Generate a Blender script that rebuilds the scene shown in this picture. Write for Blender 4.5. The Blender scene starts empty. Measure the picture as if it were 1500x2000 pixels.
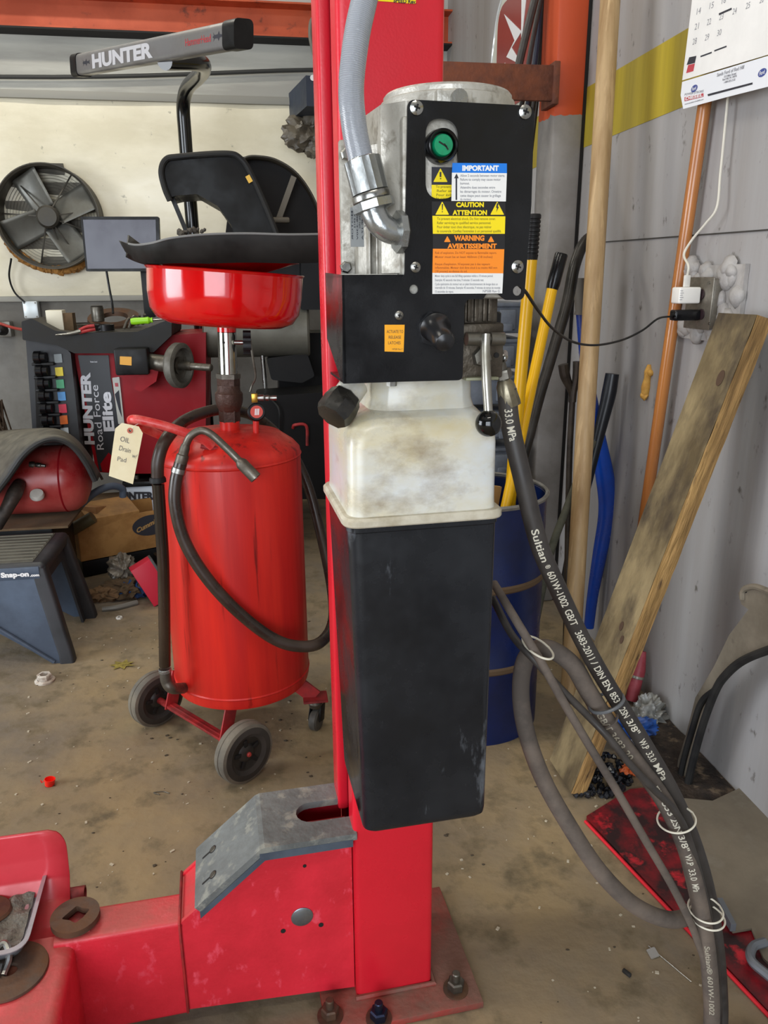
import bpy, bmesh, math, random
from mathutils import Vector, Matrix, noise
from mathutils.geometry import tessellate_polygon
random.seed(7)
scn = bpy.context.scene
COL = scn.collection
V = Vector
# ---------------------------------------------------------------- camera
F, CH, PITCH, YAW, ROLL = 1500.0, 1.42, math.radians(16.7), math.radians(9), math.radians(0.4)
cd = bpy.data.cameras.new('camera'); cam = bpy.data.objects.new('camera', cd); COL.objects.link(cam)
cd.sensor_fit = 'VERTICAL'; cd.sensor_height = 24.0; cd.lens = 24.0*F/2000.0
cd.clip_start = 0.05; cd.clip_end = 60
CAM_R = Matrix.Rotation(-YAW, 4, 'Z') @ Matrix.Rotation(math.pi/2 - PITCH, 4, 'X') @ Matrix.Rotation(-ROLL, 4, 'Z')
cam.matrix_world = Matrix.Translation((0, 0, CH)) @ CAM_R
scn.camera = cam
# ---------------------------------------------------------------- colour management, world, lights
vs = scn.view_settings
vs.view_transform = 'Standard'; vs.look = 'None'; vs.gamma = 1.0; vs.use_curve_mapping = False
vs.exposure = 0.0
w = bpy.data.worlds.new('world'); scn.world = w; w.use_nodes = True
w.node_tree.nodes['Background'].inputs[0].default_value = (0.75, 0.85, 1.0, 1)
w.node_tree.nodes['Background'].inputs[1].default_value = 1.5

def area(name, loc, tgt, sx, sy, power, col):
    l = bpy.data.lights.new(name, 'AREA'); l.shape = 'RECTANGLE'; l.size = sx; l.size_y = sy
    l.energy = power; l.color = col
    o = bpy.data.objects.new(name, l); COL.objects.link(o); o.location = loc
    o.rotation_euler = (V(tgt)-V(loc)).to_track_quat('-Z', 'Y').to_euler()
    return o
# daylight through the two open bay doors behind and to the left, tube lamps under the ceiling
area('bay_door_daylight', (-1.5, -3.4, 1.8), (-0.2, 2, 1.0), 3.0, 2.8, 165, (0.88, 0.94, 1.0))
area('side_door_daylight', (-4.7, 1.2, 1.6), (0, 2.2, 0.6), 2.4, 2.2, 150, (0.92, 0.96, 1.0))
TUBES = [(-1.3, 4.2, 34), (-1.6, 1.6, 30), (0.5, 2.2, 12), (0.0, -0.6, 20)]
for tx, ty, tp in TUBES:
    area('tube_lamp_light', (tx, ty, 4.0), (tx, ty, 0), 1.3, 0.16, tp, (1.0, 0.95, 0.84))
# ---------------------------------------------------------------- pixel rays: where a thing seen in the photo stands
def ray(px, py):
    return (CAM_R.to_3x3() @ V(((px-750), -(py-1000), -F))).normalized()
LA = math.radians(3.2)
LIFT = Matrix.Rotation(LA, 4, 'Z')
ILIFT = LIFT.inverted()
def hit(r, i, val, o): return r*((val-o)/r[i]) + V((0, 0, CH))
def aY(px, py, Y): return hit(ray(px, py), 1, Y, 0)
def aX(px, py, X): return hit(ray(px, py), 0, X, 0)
def fl(px, py, z=0.0): return hit(ray(px, py), 2, z, CH)
def aL(px, py, d): return hit(ILIFT.to_3x3() @ ray(px, py), 1, d, 0)       # on the lift's own vertical plane d
def fL(px, py, z=0.0): return hit(ILIFT.to_3x3() @ ray(px, py), 2, z, CH)
# ---------------------------------------------------------------- materials
def proj(p):
    q = CAM_R.to_3x3().transposed() @ (V(p)-V((0, 0, CH))); return 750+F*q.x/-q.z, 1000-F*q.y/-q.z
def hexc(h, a=1.0):
    if not isinstance(h, str): return (*h, a)
    h = h.lstrip('#'); c = [int(h[i:i+2], 16)/255 for i in (0, 2, 4)]
    return tuple([(x/12.92 if x < .04045 else ((x+.055)/1.055)**2.4) for x in c]+[a])
MATS = {}
def M(name, col, rough=.5, metal=0.0, d=None, da=.5, ds=6.0, sh=.12, bump=0.0, bs=60.0, up=None, ua=.8, coat=0.0,
      st=(1, 1, 1), rv=.15, trans=0.0, spec=.5, d2=None, d2a=.4, d2s=20, d2st=(1, 1, 1), d2sh=.05, emit=None, sss=0):
    """painted / plastic / metal surface: base colour, patchy dirt d, second marks d2, dust lying on upward faces"""
    if name in MATS: return MATS[name]
    m = bpy.data.materials.new(name); m.use_nodes = True; MATS[name] = m
    nt = m.node_tree; N = nt.nodes; Lk = nt.links
    b = N['Principled BSDF']; b.inputs['Base Color'].default_value = hexc(col)
    b.inputs['Roughness'].default_value = rough; b.inputs['Metallic'].default_value = metal
    b.inputs['Specular IOR Level'].default_value = spec
    if coat: b.inputs['Coat Weight'].default_value = coat; b.inputs['Coat Roughness'].default_value = .08
    if trans: b.inputs['Transmission Weight'].default_value = trans
    if sss: b.inputs['Subsurface Weight'].default_value = sss; b.inputs['Subsurface Radius'].default_value = (.02, .015, .01)
    if emit: b.inputs['Emission Color'].default_value = hexc(emit); b.inputs['Emission Strength'].default_value = 1
    tc = N.new('ShaderNodeTexCoord'); cur = None
    def noise_mask(scale, amount, stretch, soft, det=6):
        mp = N.new('ShaderNodeMapping'); mp.inputs['Scale'].default_value = stretch
        Lk.new(tc.outputs['Object'], mp.inputs['Vector'])
        n = N.new('ShaderNodeTexNoise'); n.inputs['Scale'].default_value = scale; n.inputs['Detail'].default_value = det
        n.inputs['Roughness'].default_value = .62
        Lk.new(mp.outputs[0], n.inputs['Vector'])
        r = N.new('ShaderNodeMapRange'); t = .68-.36*amount
        r.inputs[1].default_value = t-soft; r.inputs[2].default_value = t+soft
        Lk.new(n.outputs[0], r.inputs[0]); return n, r
    def mix(fac, c2, maxf=1.0):
        nonlocal cur
        mx = N.new('ShaderNodeMix'); mx.data_type = 'RGBA'
        if cur is None: mx.inputs[6].default_value = hexc(col)
        else: Lk.new(cur, mx.inputs[6])
        mx.inputs[7].default_value = hexc(c2)
        if maxf < 1:
            mm = N.new('ShaderNodeMath'); mm.operation = 'MULTIPLY'; mm.inputs[1].default_value = maxf
            Lk.new(fac, mm.inputs[0]); fac = mm.outputs[0]
        Lk.new(fac, mx.inputs[0]); cur = mx.outputs[2]
    if d is not None:
        n, r = noise_mask(ds, da, st, sh); mix(r.outputs[0], d)
        if rv:
            rr = N.new('ShaderNodeMapRange'); rr.inputs[3].default_value = max(.03, rough-rv*.5); rr.inputs[4].default_value = min(1, rough+rv)
            Lk.new(r.outputs[0], rr.inputs[0]); Lk.new(rr.outputs[0], b.inputs['Roughness'])
    if d2 is not None:
        n2, r2 = noise_mask(d2s, d2a, d2st, d2sh, 9); mix(r2.outputs[0], d2)
    if up is not None:
        g = N.new('ShaderNodeNewGeometry'); s = N.new('ShaderNodeSeparateXYZ'); Lk.new(g.outputs['Normal'], s.inputs[0])
        r3 = N.new('ShaderNodeMapRange'); r3.inputs[1].default_value = .35; r3.inputs[2].default_value = .95
        Lk.new(s.outputs[2], r3.inputs[0])
        n4, r4 = noise_mask(14, .8, (1, 1, 1), .2)
        mm = N.new('ShaderNodeMath'); mm.operation = 'MULTIPLY'; Lk.new(r3.outputs[0], mm.inputs[0]); Lk.new(r4.outputs[0], mm.inputs[1])
        mix(mm.outputs[0], up, ua)
    if cur is not None: Lk.new(cur, b.inputs['Base Color'])
    if bump:
        nb = N.new('ShaderNodeTexNoise'); nb.inputs['Scale'].default_value = bs; nb.inputs['Detail'].default_value = 5
        mp = N.new('ShaderNodeMapping'); mp.inputs['Scale'].default_value = st
        Lk.new(tc.outputs['Object'], mp.inputs['Vector']); Lk.new(mp.outputs[0], nb.inputs['Vector'])
        bp = N.new('ShaderNodeBump'); bp.inputs['Strength'].default_value = bump; bp.inputs['Distance'].default_value = .01
        Lk.new(nb.outputs[0], bp.inputs['Height']); Lk.new(bp.outputs[0], b.inputs['Normal'])
    return m
RED = M('red_lift_paint', 'dd2b3c', .4, d='c81c2c', da=.5, ds=7, up='9a5a50', ua=.6, d2='e5485a', d2a=.08, d2s=34, d2st=(1, 1, .6), bump=.08, bs=140)
REDC = M('red_column_paint', 'd61f30', .33, d='c81828', da=.4, ds=3, bump=.04, bs=260)
RED_BASE = M('red_baseplate_paint', 'a8332e', .6, d='6e4a3e', da=.55, ds=9, up='7c5a4c', ua=.7, bump=.2, bs=80)
RED_TANK = M('red_drain_tank_paint', 'cf2a20', .36, spec=.4, d='b81a16', da=.42, ds=2.5, st=(6, 6, .35), d2='7a1512', d2a=.13, d2s=7, d2st=(5, 5, .25))
RED_PAN = M('red_pan_enamel', 'd80e10', .12, coat=.6, d='c40a0c', da=.3, ds=5)
RED_BODY = M('red_machine_paint', '8e0e1a', .45, spec=.2, d='8c0e18', da=.5, ds=3)
RED_DULL = M('dull_red_paint', 'b02a2c', .5, d='6a1c1c', da=.45, ds=9)
BLK_GLOSS = M('black_powder_coat', '0e0e10', .2, spec=.3, d='161618', da=.5, ds=9, bump=.04, bs=500)
BLK_TANK = M('black_tank_plastic', '181a1e', .22, spec=.35, d='202226', da=.5, ds=8, d2='6c7076', d2a=.06, d2s=9, d2st=(1.6, 1, .5))
BLK = M('black_plastic', '0e0e0f', .45, d='191919', spec=.3, da=.5, ds=9)
BLK_DUSTY = M('dusty_black_plastic', '1b1b1c', .6, spec=.3, d='2a2927', da=.5, ds=8, up='5c5850', ua=.7)
RUBBER = M('black_rubber', '1c1b1a', .65, d='2c2a28', da=.5, ds=14)
HOSE_BRN = M('brown_black_hose', '2c231d', .3, d='3c3028', da=.5, ds=10)
HOSE_DUST = M('dusty_hose', '6a5e54', .75, d='4e4640', da=.5, ds=12)
HOSE_BLK = M('black_hydraulic_hose', '2d2927', .5, d='3e3935', da=.5, ds=14)
STEEL = M('bright_steel', 'a8a8a4', .28, 1.0, d='8c8a84', da=.5, ds=20, bump=.05, bs=200)
STEEL_D = M('dull_steel', '77736a', .45, .85, d='575148', da=.5, ds=18)
ALU = M('cast_aluminium', 'b9b5ab', .42, .35, d='a09b90', da=.5, ds=11, d2='8a8478', d2a=.25, d2s=30, bump=.15, bs=90)
ZINC = M('zinc_fitting', '9fa1a0', .3, .8, d='878987', da=.4, ds=16, bump=.1, bs=60)
BRONZE = M('brown_cast_valve', '4a3228', .5, .4, d='3a261e', da=.5, ds=18, bump=.2, bs=120)
RUST = M('rusty_steel', '5c3426', .75, .2, d='7a4630', da=.5, ds=14, bump=.3, bs=60)
RUST_DISC = M('rust_brown_disc', '54443a', .6, .5, d='6a4a34', da=.45, ds=16, bump=.15, bs=60)
BRASS = M('brass', 'b08a3a', .3, .9)
WHITE = M('white_plastic', 'dcdad2', .45, d='c6c2b8', da=.4, ds=9)
PAPER = M('white_paper', 'eceae6', .7, d='dedcd8', da=.4, ds=3)
INK = M('dark_ink', '2b2b33', .7)
INK_SOFT = M('grey_print', '8b8b90', .7)
CARD = M('cardboard', 'b4864c', .85, d='94693a', da=.5, ds=7, up='6f6250', ua=.4)
CARD_D = M('dark_cardboard', '6a5238', .9, d='54442f', da=.5, ds=8)
WHITE_INK = M('white_print', 'e8e8e8', .5); HOSE_INK = M('hose_print', 'c9c3b2', .6); HOSE_INK_D = M('dusty_hose_print', 'a59d8c', .7)
SILVER_INK = M('silver_print', 'c8c8cc', .4, .2)
YEL = M('yellow_label', 'f2d800', .45); ORG = M('orange_label', 'f58a1c', .4); BLU = M('blue_label', '0a76d8', .45)
YEL_PAINT = M('yellow_paint', 'e2ae00', .3)
OLIVE_INK = M('olive_print', '8a7d10', .6); BROWN_INK = M('brown_print', 'b05a14', .6)
# ---------------------------------------------------------------- mesh builder
XF = Matrix.Identity(4)
def catmull(pts, k=8):
    pts = [V(p) for p in pts]
    if len(pts) < 3: return pts
    P = [pts[0]*2-pts[1]]+pts+[pts[-1]*2-pts[-2]]; out = []
    for i in range(1, len(P)-2):
        p0, p1, p2, p3 = P[i-1:i+3]
        for j in range(k):
            t = j/k
            out.append(.5*((2*p1)+(p2-p0)*t+(2*p0-5*p1+4*p2-p3)*t*t+(3*p1-p0-3*p2+p3)*t**3))
    out.append(P[-2]); return out
def fillet(poly, r, n=5):
    out = []; L_ = len(poly)
    rs = r if isinstance(r, (list, tuple)) else [r]*L_
    for i in range(L_):
        p = V(poly[i]).to_2d(); a = V(poly[i-1]).to_2d()-p; c = V(poly[(i+1) % L_]).to_2d()-p
        ri = rs[i]
        if ri <= 0: out.append(p); continue
        an = a.normalized(); cn = c.normalized()
        ang = math.acos(max(-1, min(1, an.dot(cn))))
        if ang > 3.1: out.append(p); continue
        tl = min(ri/math.tan(ang/2), a.length*.49, c.length*.49)
        p1 = p+an*tl; p2 = p+cn*tl
        for j in range(n+1):
            t = j/n; out.append(p1*(1-t)**2+p*2*t*(1-t)+p2*t*t)
    return out
def rrect(x0, x1, y0, y1, r, n=5): return fillet([(x0, y0), (x1, y0), (x1, y1), (x0, y1)], r, n)
def circ(cx, cy, r, n=24, ry=None): return [V((cx+r*math.cos(2*math.pi*i/n), cy+(ry or r)*math.sin(2*math.pi*i/n))) for i in range(n)]
TXT = {}
def textmesh(s, bold=0.0, sub=0):
    k = (s, bold, sub)
    if k in TXT: return TXT[k]
    c = bpy.data.curves.new('t', 'FONT'); c.body = s; c.size = 1.0; c.offset = bold; c.resolution_u = 3
    o = bpy.data.objects.new('t', c); me = bpy.data.meshes.new_from_object(o)
    b = bmesh.new(); b.from_mesh(me)
    if sub:
        bmesh.ops.triangulate(b, faces=b.faces[:]); bmesh.ops.subdivide_edges(b, edges=b.edges[:], cuts=sub, use_grid_fill=True)
    vs_ = [(v.co.x, v.co.y) for v in b.verts]; b.verts.index_update(); fs = [[v.index for v in f.verts] for f in b.faces]
    b.free(); bpy.data.objects.remove(o); bpy.data.curves.remove(c); bpy.data.meshes.remove(me)
    TXT[k] = (vs_, fs); return TXT[k]
class MB:
    def __init__(s): s.bm = bmesh.new(); s.mi = 0
    def raw(s, verts, faces):
        vv = [s.bm.verts.new(v) for v in verts]
        for f in faces:
            try: s.bm.faces.new([vv[i] for i in f]).material_index = s.mi
            except ValueError: pass
        return s
    def merge(s, b, mat=None):
        me = bpy.data.meshes.new('x')
        for f in b.faces: f.material_index = s.mi
        b.to_mesh(me); b.free()
        if mat: me.transform(mat)
        s.bm.from_mesh(me); bpy.data.meshes.remove(me); return s
    def box(s, c, size, R=None, bev=0.0, seg=2):
        b = bmesh.new(); bmesh.ops.create_cube(b, size=1)
        bmesh.ops.scale(b, vec=size, verts=b.verts)
        if bev: bmesh.ops.bevel(b, geom=b.edges[:], offset=bev, segments=seg, affect='EDGES', profile=.5)
        return s.merge(b, Matrix.Translation(c) @ (R.to_4x4() if R else Matrix.Identity(4)))
    def bx(s, x0, x1, y0, y1, z0, z1, bev=0.0, seg=2):
        return s.box(((x0+x1)/2, (y0+y1)/2, (z0+z1)/2), (abs(x1-x0), abs(y1-y0), abs(z1-z0)), None, bev, seg)
    def bar(s, p0, p1, w, t, up=(0, 0, 1), bev=0.0):
        p0 = V(p0); p1 = V(p1); z = (p1-p0); L_ = z.length; z.normalize(); x = V(up).cross(z)
        if x.length < 1e-4: x = V((1, 0, 0)).cross(z)
        x.normalize(); y = z.cross(x); R = Matrix((x, y, z)).transposed()
        return s.box((p0+p1)/2, (w, t, L_), R, bev)
    def cyl(s, p0, p1, r0, r1=None, n=24, cap=True):
        r1 = r0 if r1 is None else r1
        return s.lathe(([(0, 0)] if cap else [])+[(r0, 0), (r1, (V(p1)-V(p0)).length)]+([(0, (V(p1)-V(p0)).length)] if cap else []), p0, V(p1)-V(p0), n)
    def lathe(s, prof, o=(0, 0, 0), axis=(0, 0, 1), n=32, arc=None):
        o = V(o); z = V(axis).normalized(); x = z.orthogonal().normalized()
        if abs(z.z) > .99: x = V((1, 0, 0))
        y = z.cross(x); vs_ = []; fs = []; ring = []
        full = arc is None; a0, a1 = (0, 2*math.pi) if full else arc; cnt = n if full else n+1
        for r, h in prof:
            if r < 1e-6: ring.append([len(vs_)]); vs_.append(o+z*h)
            else:
                ring.append(list(range(len(vs_), len(vs_)+cnt)))
                for i in range(cnt):
                    a = a0+(a1-a0)*i/n; vs_.append(o+z*h+x*(r*math.cos(a))+y*(r*math.sin(a)))
        for A, B in zip(ring, ring[1:]):
            if len(A) == 1 and len(B) == 1: continue
            for i in range(n):
                j = (i+1) % cnt
                if len(A) == 1: fs.append([A[0], B[i], B[j]])
                elif len(B) == 1: fs.append([A[i], B[0], A[j]])
                else: fs.append([A[i], B[i], B[j], A[j]])
        return s.raw(vs_, fs)
    def tube(s, pts, r, n=12, k=8, cap=True, flat=None, upv=None):
        P = catmull(pts, k) if k > 1 else [V(p) for p in pts]
        m = len(P); vs_ = []; fs = []
        T_ = [(P[min(i+1, m-1)]-P[max(i-1, 0)]).normalized() for i in range(m)]
        x = V(upv) if upv is not None else T_[0].orthogonal()
        for i in range(m):
            x = (x-T_[i]*x.dot(T_[i])).normalized(); y = T_[i].cross(x)
            t = i/(m-1)
            ri = r(t) if callable(r) else (r if not isinstance(r, (list, tuple)) else r[min(len(r)-1, int(t*(len(r)-1)))]*(1-(t*(len(r)-1) % 1))+r[min(len(r)-1, int(t*(len(r)-1))+1)]*(t*(len(r)-1) % 1))
            for j in range(n):
                a = 2*math.pi*j/n; vs_.append(P[i]+x*(ri*math.cos(a))+y*(ri*math.sin(a)*(flat or 1)))
        for i in range(m-1):
            for j in range(n):
                q = (j+1) % n; fs.append([i*n+j, i*n+q, (i+1)*n+q, (i+1)*n+j])
        if cap: fs.append(list(range(n))[::-1]); fs.append(list(range((m-1)*n, m*n)))
        return s.raw(vs_, fs)
    def prism(s, poly, f, t=.0, holes=(), w0=0.0):
        loops = [[V(p).to_2d() for p in poly]]+[[V(p).to_2d() for p in h] for h in holes]
        flat = [p for l in loops for p in l]
        tris = tessellate_polygon([[p.to_3d() for p in l] for l in loops]); n = len(flat)
        vs_ = [f(p.x, p.y, w0) for p in flat]; fs = [list(tr) for tr in tris]
        if t:
            vs_ += [f(p.x, p.y, w0+t) for p in flat]; fs += [[i+n for i in tr][::-1] for tr in tris]; b = 0
            for l in loops:
                for i in range(len(l)): j = (i+1) % len(l); fs.append([b+i, b+j, n+b+j, n+b+i])
                b += len(l)
        return s.raw(vs_, fs)
    def surf(s, f, nu, nv, closeu=False):
        vs_ = [f(i/nu, j/nv) for i in range(nu+(0 if closeu else 1)) for j in range(nv+1)]; fs = []
        for i in range(nu):
            i2 = (i+1) % nu if closeu else i+1
            for j in range(nv): fs.append([i*(nv+1)+j, i2*(nv+1)+j, i2*(nv+1)+j+1, i*(nv+1)+j+1])
        return s.raw(vs_, fs)
    def sphere(s, c, r, sc=(1, 1, 1), n=20):
        b = bmesh.new(); bmesh.ops.create_uvsphere(b, u_segments=n, v_segments=n//2+2, radius=r)
        return s.merge(b, Matrix.Translation(c) @ Matrix.Diagonal((*sc, 1)))
    def blob(s, c, r, sc=(1, 1, 1), amp=.3, fr=8, sub=3, seed=0):
        b = bmesh.new(); bmesh.ops.create_icosphere(b, subdivisions=sub, radius=1)
        for v in b.verts:
            q = V((v.co.x*sc[0], v.co.y*sc[1], v.co.z*sc[2]))*r
            k = noise.noise(q*fr+V((seed*3.1, seed, 0)))
            if amp > .8: k = .35*k+.75*(.45-abs(noise.noise(q*fr*2.1+V((seed, 5, 1)))*1.6))+.35*(.3-abs(noise.noise(q*fr*5+V((2, seed, 7)))))
            v.co = q*(1+amp*k)
        return s.merge(b, Matrix.Translation(c))
    def text(s, txt, f, size, align='L', bold=0.02, w0=0.0, fit=None, sub=0, sx=1.0):
        """f(u,v,w) -> point; text starts at u=0, baseline v=0"""
        vv, ff = textmesh(txt, bold, sub)
        if not vv: return s
        x0 = min(v[0] for v in vv); x1 = max(v[0] for v in vv); k = size
        kx = k*sx if fit is None else fit/(x1-x0)
        off = {'L': -x0, 'C': -(x0+x1)/2, 'R': -x1}[align]
        return s.raw([f((x+off)*kx, y*k, w0) for x, y in vv], ff)
    def build(s, name, mats, parent=None, smooth=35, loc=None, flip=False):
        me = bpy.data.meshes.new(name); bmesh.ops.recalc_face_normals(s.bm, faces=s.bm.faces[:])
        s.bm.to_mesh(me); s.bm.free(); me.transform(XF)
        for m in (mats if isinstance(mats, (list, tuple)) else [mats]): me.materials.append(m)
        o = bpy.data.objects.new(name, me); COL.objects.link(o)
        if parent is not None:
            o.parent = parent; me.transform(INV[parent.name]); INV[o.name] = INV[parent.name]
        else:
            c = loc
            if c is None:
                xs = [v.co for v in me.vertices]
                c = V(((min(v.x for v in xs)+max(v.x for v in xs))/2, (min(v.y for v in xs)+max(v.y for v in xs))/2, min(v.z for v in xs)))
            me.transform(Matrix.Translation(-V(c))); o.location = c; INV[o.name] = Matrix.Translation(-V(c))
        if smooth:
            me.shade_smooth()
            try: me.set_sharp_from_angle(angle=math.radians(smooth))
            except Exception: pass
        return o
INV = {}
def thing(name, label, cat, loc=(0, 0, 0), rz=0.0, group=None):
    o = bpy.data.objects.new(name, None); COL.objects.link(o); o.empty_display_size = .05
    p = XF @ V(loc); o.location = p; o.rotation_euler = (0, 0, rz)
    INV[o.name] = (Matrix.Translation(p) @ Matrix.Rotation(rz, 4, 'Z')).inverted()
    tag(o, label, cat, group); return o
def tag(o, label, cat, group=None, kind=None):
    o['label'] = label; o['category'] = cat
    if group: o['group'] = group
    if kind: o['kind'] = kind
    return o
def struct(o): o['kind'] = 'structure'; return o
def dup(root, M4, label=None, group=None):
    """copy a thing with its parts; M4 moves it in world space"""
    r = root.copy(); COL.objects.link(r)
    r.matrix_world = M4 @ (Matrix.Translation(root.location) @ root.rotation_euler.to_matrix().to_4x4())
    if label: r['label'] = label
    if group: r['group'] = group
    for ch in root.children:
        c = ch.copy(); COL.objects.link(c); c.parent = r
        for g in ch.children: e = g.copy(); COL.objects.link(e); e.parent = c
    return r
def plane(o, ux, uy, n=None):
    o = V(o); ux = V(ux).normalized(); uy = V(uy).normalized(); n = V(n) if n is not None else ux.cross(uy)
    return lambda u, v, w: o+ux*u+uy*v+n*w
# ================================================================ the room
XW, YB, XLW, YF, ZC = 1.30, 5.5, -5.0, -3.8, 4.3
M_FLOOR = M('floor_concrete', '95815f', .8, d='766b5c', da=.55, ds=1.9, sh=.14, d2='665a43', d2a=.2, d2s=11, d2sh=.1, bump=.35, bs=22, rv=.2)
M_WALL = M('wall_grey_paint', 'b0b0b2', .6, d='827a72', da=.5, ds=1.3, sh=.3, st=(2, 2, .14), d2='5f5a54', d2a=.02, d2s=26, d2st=(1, 1, .6), bump=.08, bs=30, rv=.1)
M_WALLB = M('back_wall_grey_block', '7d7b76', .8, d='67645e', da=.5, ds=2, bump=.3, bs=20)
M_STRIPE = M('wall_yellow_paint', 'b9a32c', .6, d='7d6d22', da=.55, ds=1.6, sh=.2, st=(3, 3, .16))
M_INSUL = M('white_sheet_insulation', 'e6dfc8', .38, d='d2cab0', da=.5, ds=1.2, d2='8f8a78', d2a=-.05, d2s=14, bump=.5, bs=5, st=(1, 1, 2.2))
M_SIDING = M('grey_upper_siding', 'b5b4aa', .6, d='9c9a92', da=.5, ds=2, st=(.4, 1, 3), bump=.1, bs=10)
M_BEAM = M('orange_beam_paint', 'bb4d20', .5, d='a0401c', da=.5, ds=3, d2='6d3018', d2a=.08, d2s=12)
M_CEIL = M('ceiling_white_steel', 'b5b2aa', .7, d='9a978f', da=.5, ds=2)
DARK = M('dark_gap', '14110f', .8)
struct(MB().bx(XLW-.3, XW+.3, YF-.3, YB+.3, -.12, 0).build('floor', M_FLOOR))
struct(MB().bx(XLW-.2, XW+.2, YF-.2, YB+.2, ZC, ZC+.1).build('ceiling', M_CEIL))
struct(MB().bx(XW, XW+.12, YF, YB, 0, ZC).build('wall_right', M_WALL))
struct(MB().bx(XLW, XW, YB, YB+.12, 0, ZC).build('wall_back', M_WALLB))
struct(MB().bx(XLW-.12, XLW, YF, -.6, 0, ZC).bx(XLW-.12, XLW, 3.0, YB, 0, ZC).bx(XLW-.12, XLW, -.6, 3.0, 3.1, ZC).build('wall_left', M_WALLB))
struct(MB().bx(XLW, -3.6, YF-.12, YF, 0, ZC).bx(.6, XW, YF-.12, YF, 0, ZC).bx(-3.6, .6, YF-.12, YF, 3.5, ZC).build('wall_front', M_WALLB))
# tube lamp housings under the ceiling
for tx, ty, tp in TUBES:
    t = thing('ceiling_tube_lamp', {4.2: 'white tube lamp hanging above the wheel balancer', 1.6: 'white tube lamp hanging left above the step stool', 2.2: 'white tube lamp hanging above the lift column', -.6: 'white tube lamp hanging nearest the bay door'}[ty], 'lamp', (tx, ty, 4.05), 0)
    MB().bx(tx-.7, tx+.7, ty-.1, ty+.1, 4.05, 4.12, .01).build('housing', WHITE, t)
    MB().cyl((tx, ty, 4.12), (tx, ty, ZC), .01).build('hanger', STEEL_D, t)
# right wall: painted stripe, panel seam
struct(MB().bx(XW-.0015, XW+.001, YF, 5.4, 1.918, 2.13).build('trim_1', M_STRIPE))
struct(MB().bar((XW-.001, -1, 1.49), (XW-.001, 5.4, 1.60), .004, .005, (1, 0, 0)).build('trim_2', M('dark_panel_seam', '3a3733', .9)))  # thin dark bar marks the panel groove
# back wall: bulging white sheet, siding, beam, pipe
def insul(u, v):
    x = XLW+.05+u*(XW-.1-XLW); z = 1.34+v*(2.53-1.34)
    b = .035*math.sin(math.pi*v)**.5+.012*noise.noise(V((x*2.2, z*3, 0)))+.01*abs(math.sin(x*2.6))*v
    return V((x, YB-.01-b, z))
o = MB().surf(insul, 160, 40).build('trim_3', M_INSUL); struct(o)
struct(MB().bx(XLW, XW, YB-.03, YB, 2.53, 2.86).build('trim_4', M_SIDING))
struct(MB().bx(XLW, XW, YB-.05, YB-.02, 2.50, 2.545, .004).bx(XLW, XW, YB-.03, YB, 1.31, 1.345, .004).build('trim_5', M('siding_edge', '8f8d84', .6)))
mb = MB(); mb.bx(XLW, XW, YB-.16, YB-.02, 2.852, 2.862).bx(XLW, XW, YB-.05, YB-.02, 2.862, 3.03).bx(XLW, XW, YB-.16, YB-.02, 3.03, 3.04)
struct(mb.build('trim_6', M_BEAM))
struct(MB().bx(XLW, XW, YB-.03, YB, 3.04, ZC).build('trim_7', M('upper_wall_white', 'b9b8b0', .6)))
struct(MB().bx(XLW, XW, YB-.165, YB-.02, 2.842, 2.852).build('trim_8', DARK))
tag(MB().tube([(XLW, YB-.06, 2.60), (-1.46, YB-.06, 2.607), (.4, YB-.06, 2.70), (XW, YB-.06, 2.72)], .012, 10).build('conduit_pipe', M('dark_pipe_paint', '2e2e2c', .6)),
    'thin dark horizontal pipe running along the back wall under the orange beam', 'pipe')
# corner post by the right wall: orange above, grey below
def m_post():
    m = M('post_paint_two_tone', '8e8a86', .5, d='7a756f', da=.5, ds=4, bump=.08, bs=30); nt = m.node_tree; N = nt.nodes; L = nt.links
    b = N['Principled BSDF']; src = b.inputs['Base Color'].links[0].from_socket
    g = N.new('ShaderNodeNewGeometry'); s = N.new('ShaderNodeSeparateXYZ'); L.new(g.outputs['Position'], s.inputs[0])
    nz = N.new('ShaderNodeTexNoise'); nz.inputs['Scale'].default_value = 30; L.new(g.outputs['Position'], nz.inputs['Vector'])
    ad = N.new('ShaderNodeMath'); ad.operation = 'MULTIPLY_ADD'; ad.inputs[1].default_value = .03; L.new(nz.outputs[0], ad.inputs[0]); L.new(s.outputs[2], ad.inputs[2])
    gt = N.new('ShaderNodeMath'); gt.operation = 'GREATER_THAN'; gt.inputs[1].default_value = 2.045; L.new(ad.outputs[0], gt.inputs[0])
    mx = N.new('ShaderNodeMix'); mx.data_type = 'RGBA'; L.new(gt.outputs[0], mx.inputs[0]); L.new(src, mx.inputs[6]); mx.inputs[7].default_value = hexc('b8461c')
    L.new(mx.outputs[2], b.inputs['Base Color']); return m
struct(MB().bx(1.165, 1.285, 3.12, 3.30, 0, ZC, .012).build('trim_9', m_post()))
struct(MB().bx(1.283, XW, 3.13, 3.3, 0, ZC, .004).build('trim_10', DARK))
# rusty shelf bar from behind the lift column to the post
t = thing('rusty_steel_bar', 'rusty flat steel bar reaching from behind the red column to the orange post', 'steel bar', (.75, 3.1, 1.98))
p0 = aY(862, 150, 3.1); p1 = aY(1046, 165, 3.1)
MB().bx(.55, 1.15, 3.08, 3.10, p1.z-.058, p1.z+.062, .002).bx(.55, 1.15, 3.10, 3.2, p1.z+.055, p1.z+.062).build('web', RUST, t)
MB().bx(1.14, 1.164, 3.07, 3.2, p1.z-.07, p1.z+.075, .003).build('end_plate', RUST, t)
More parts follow.
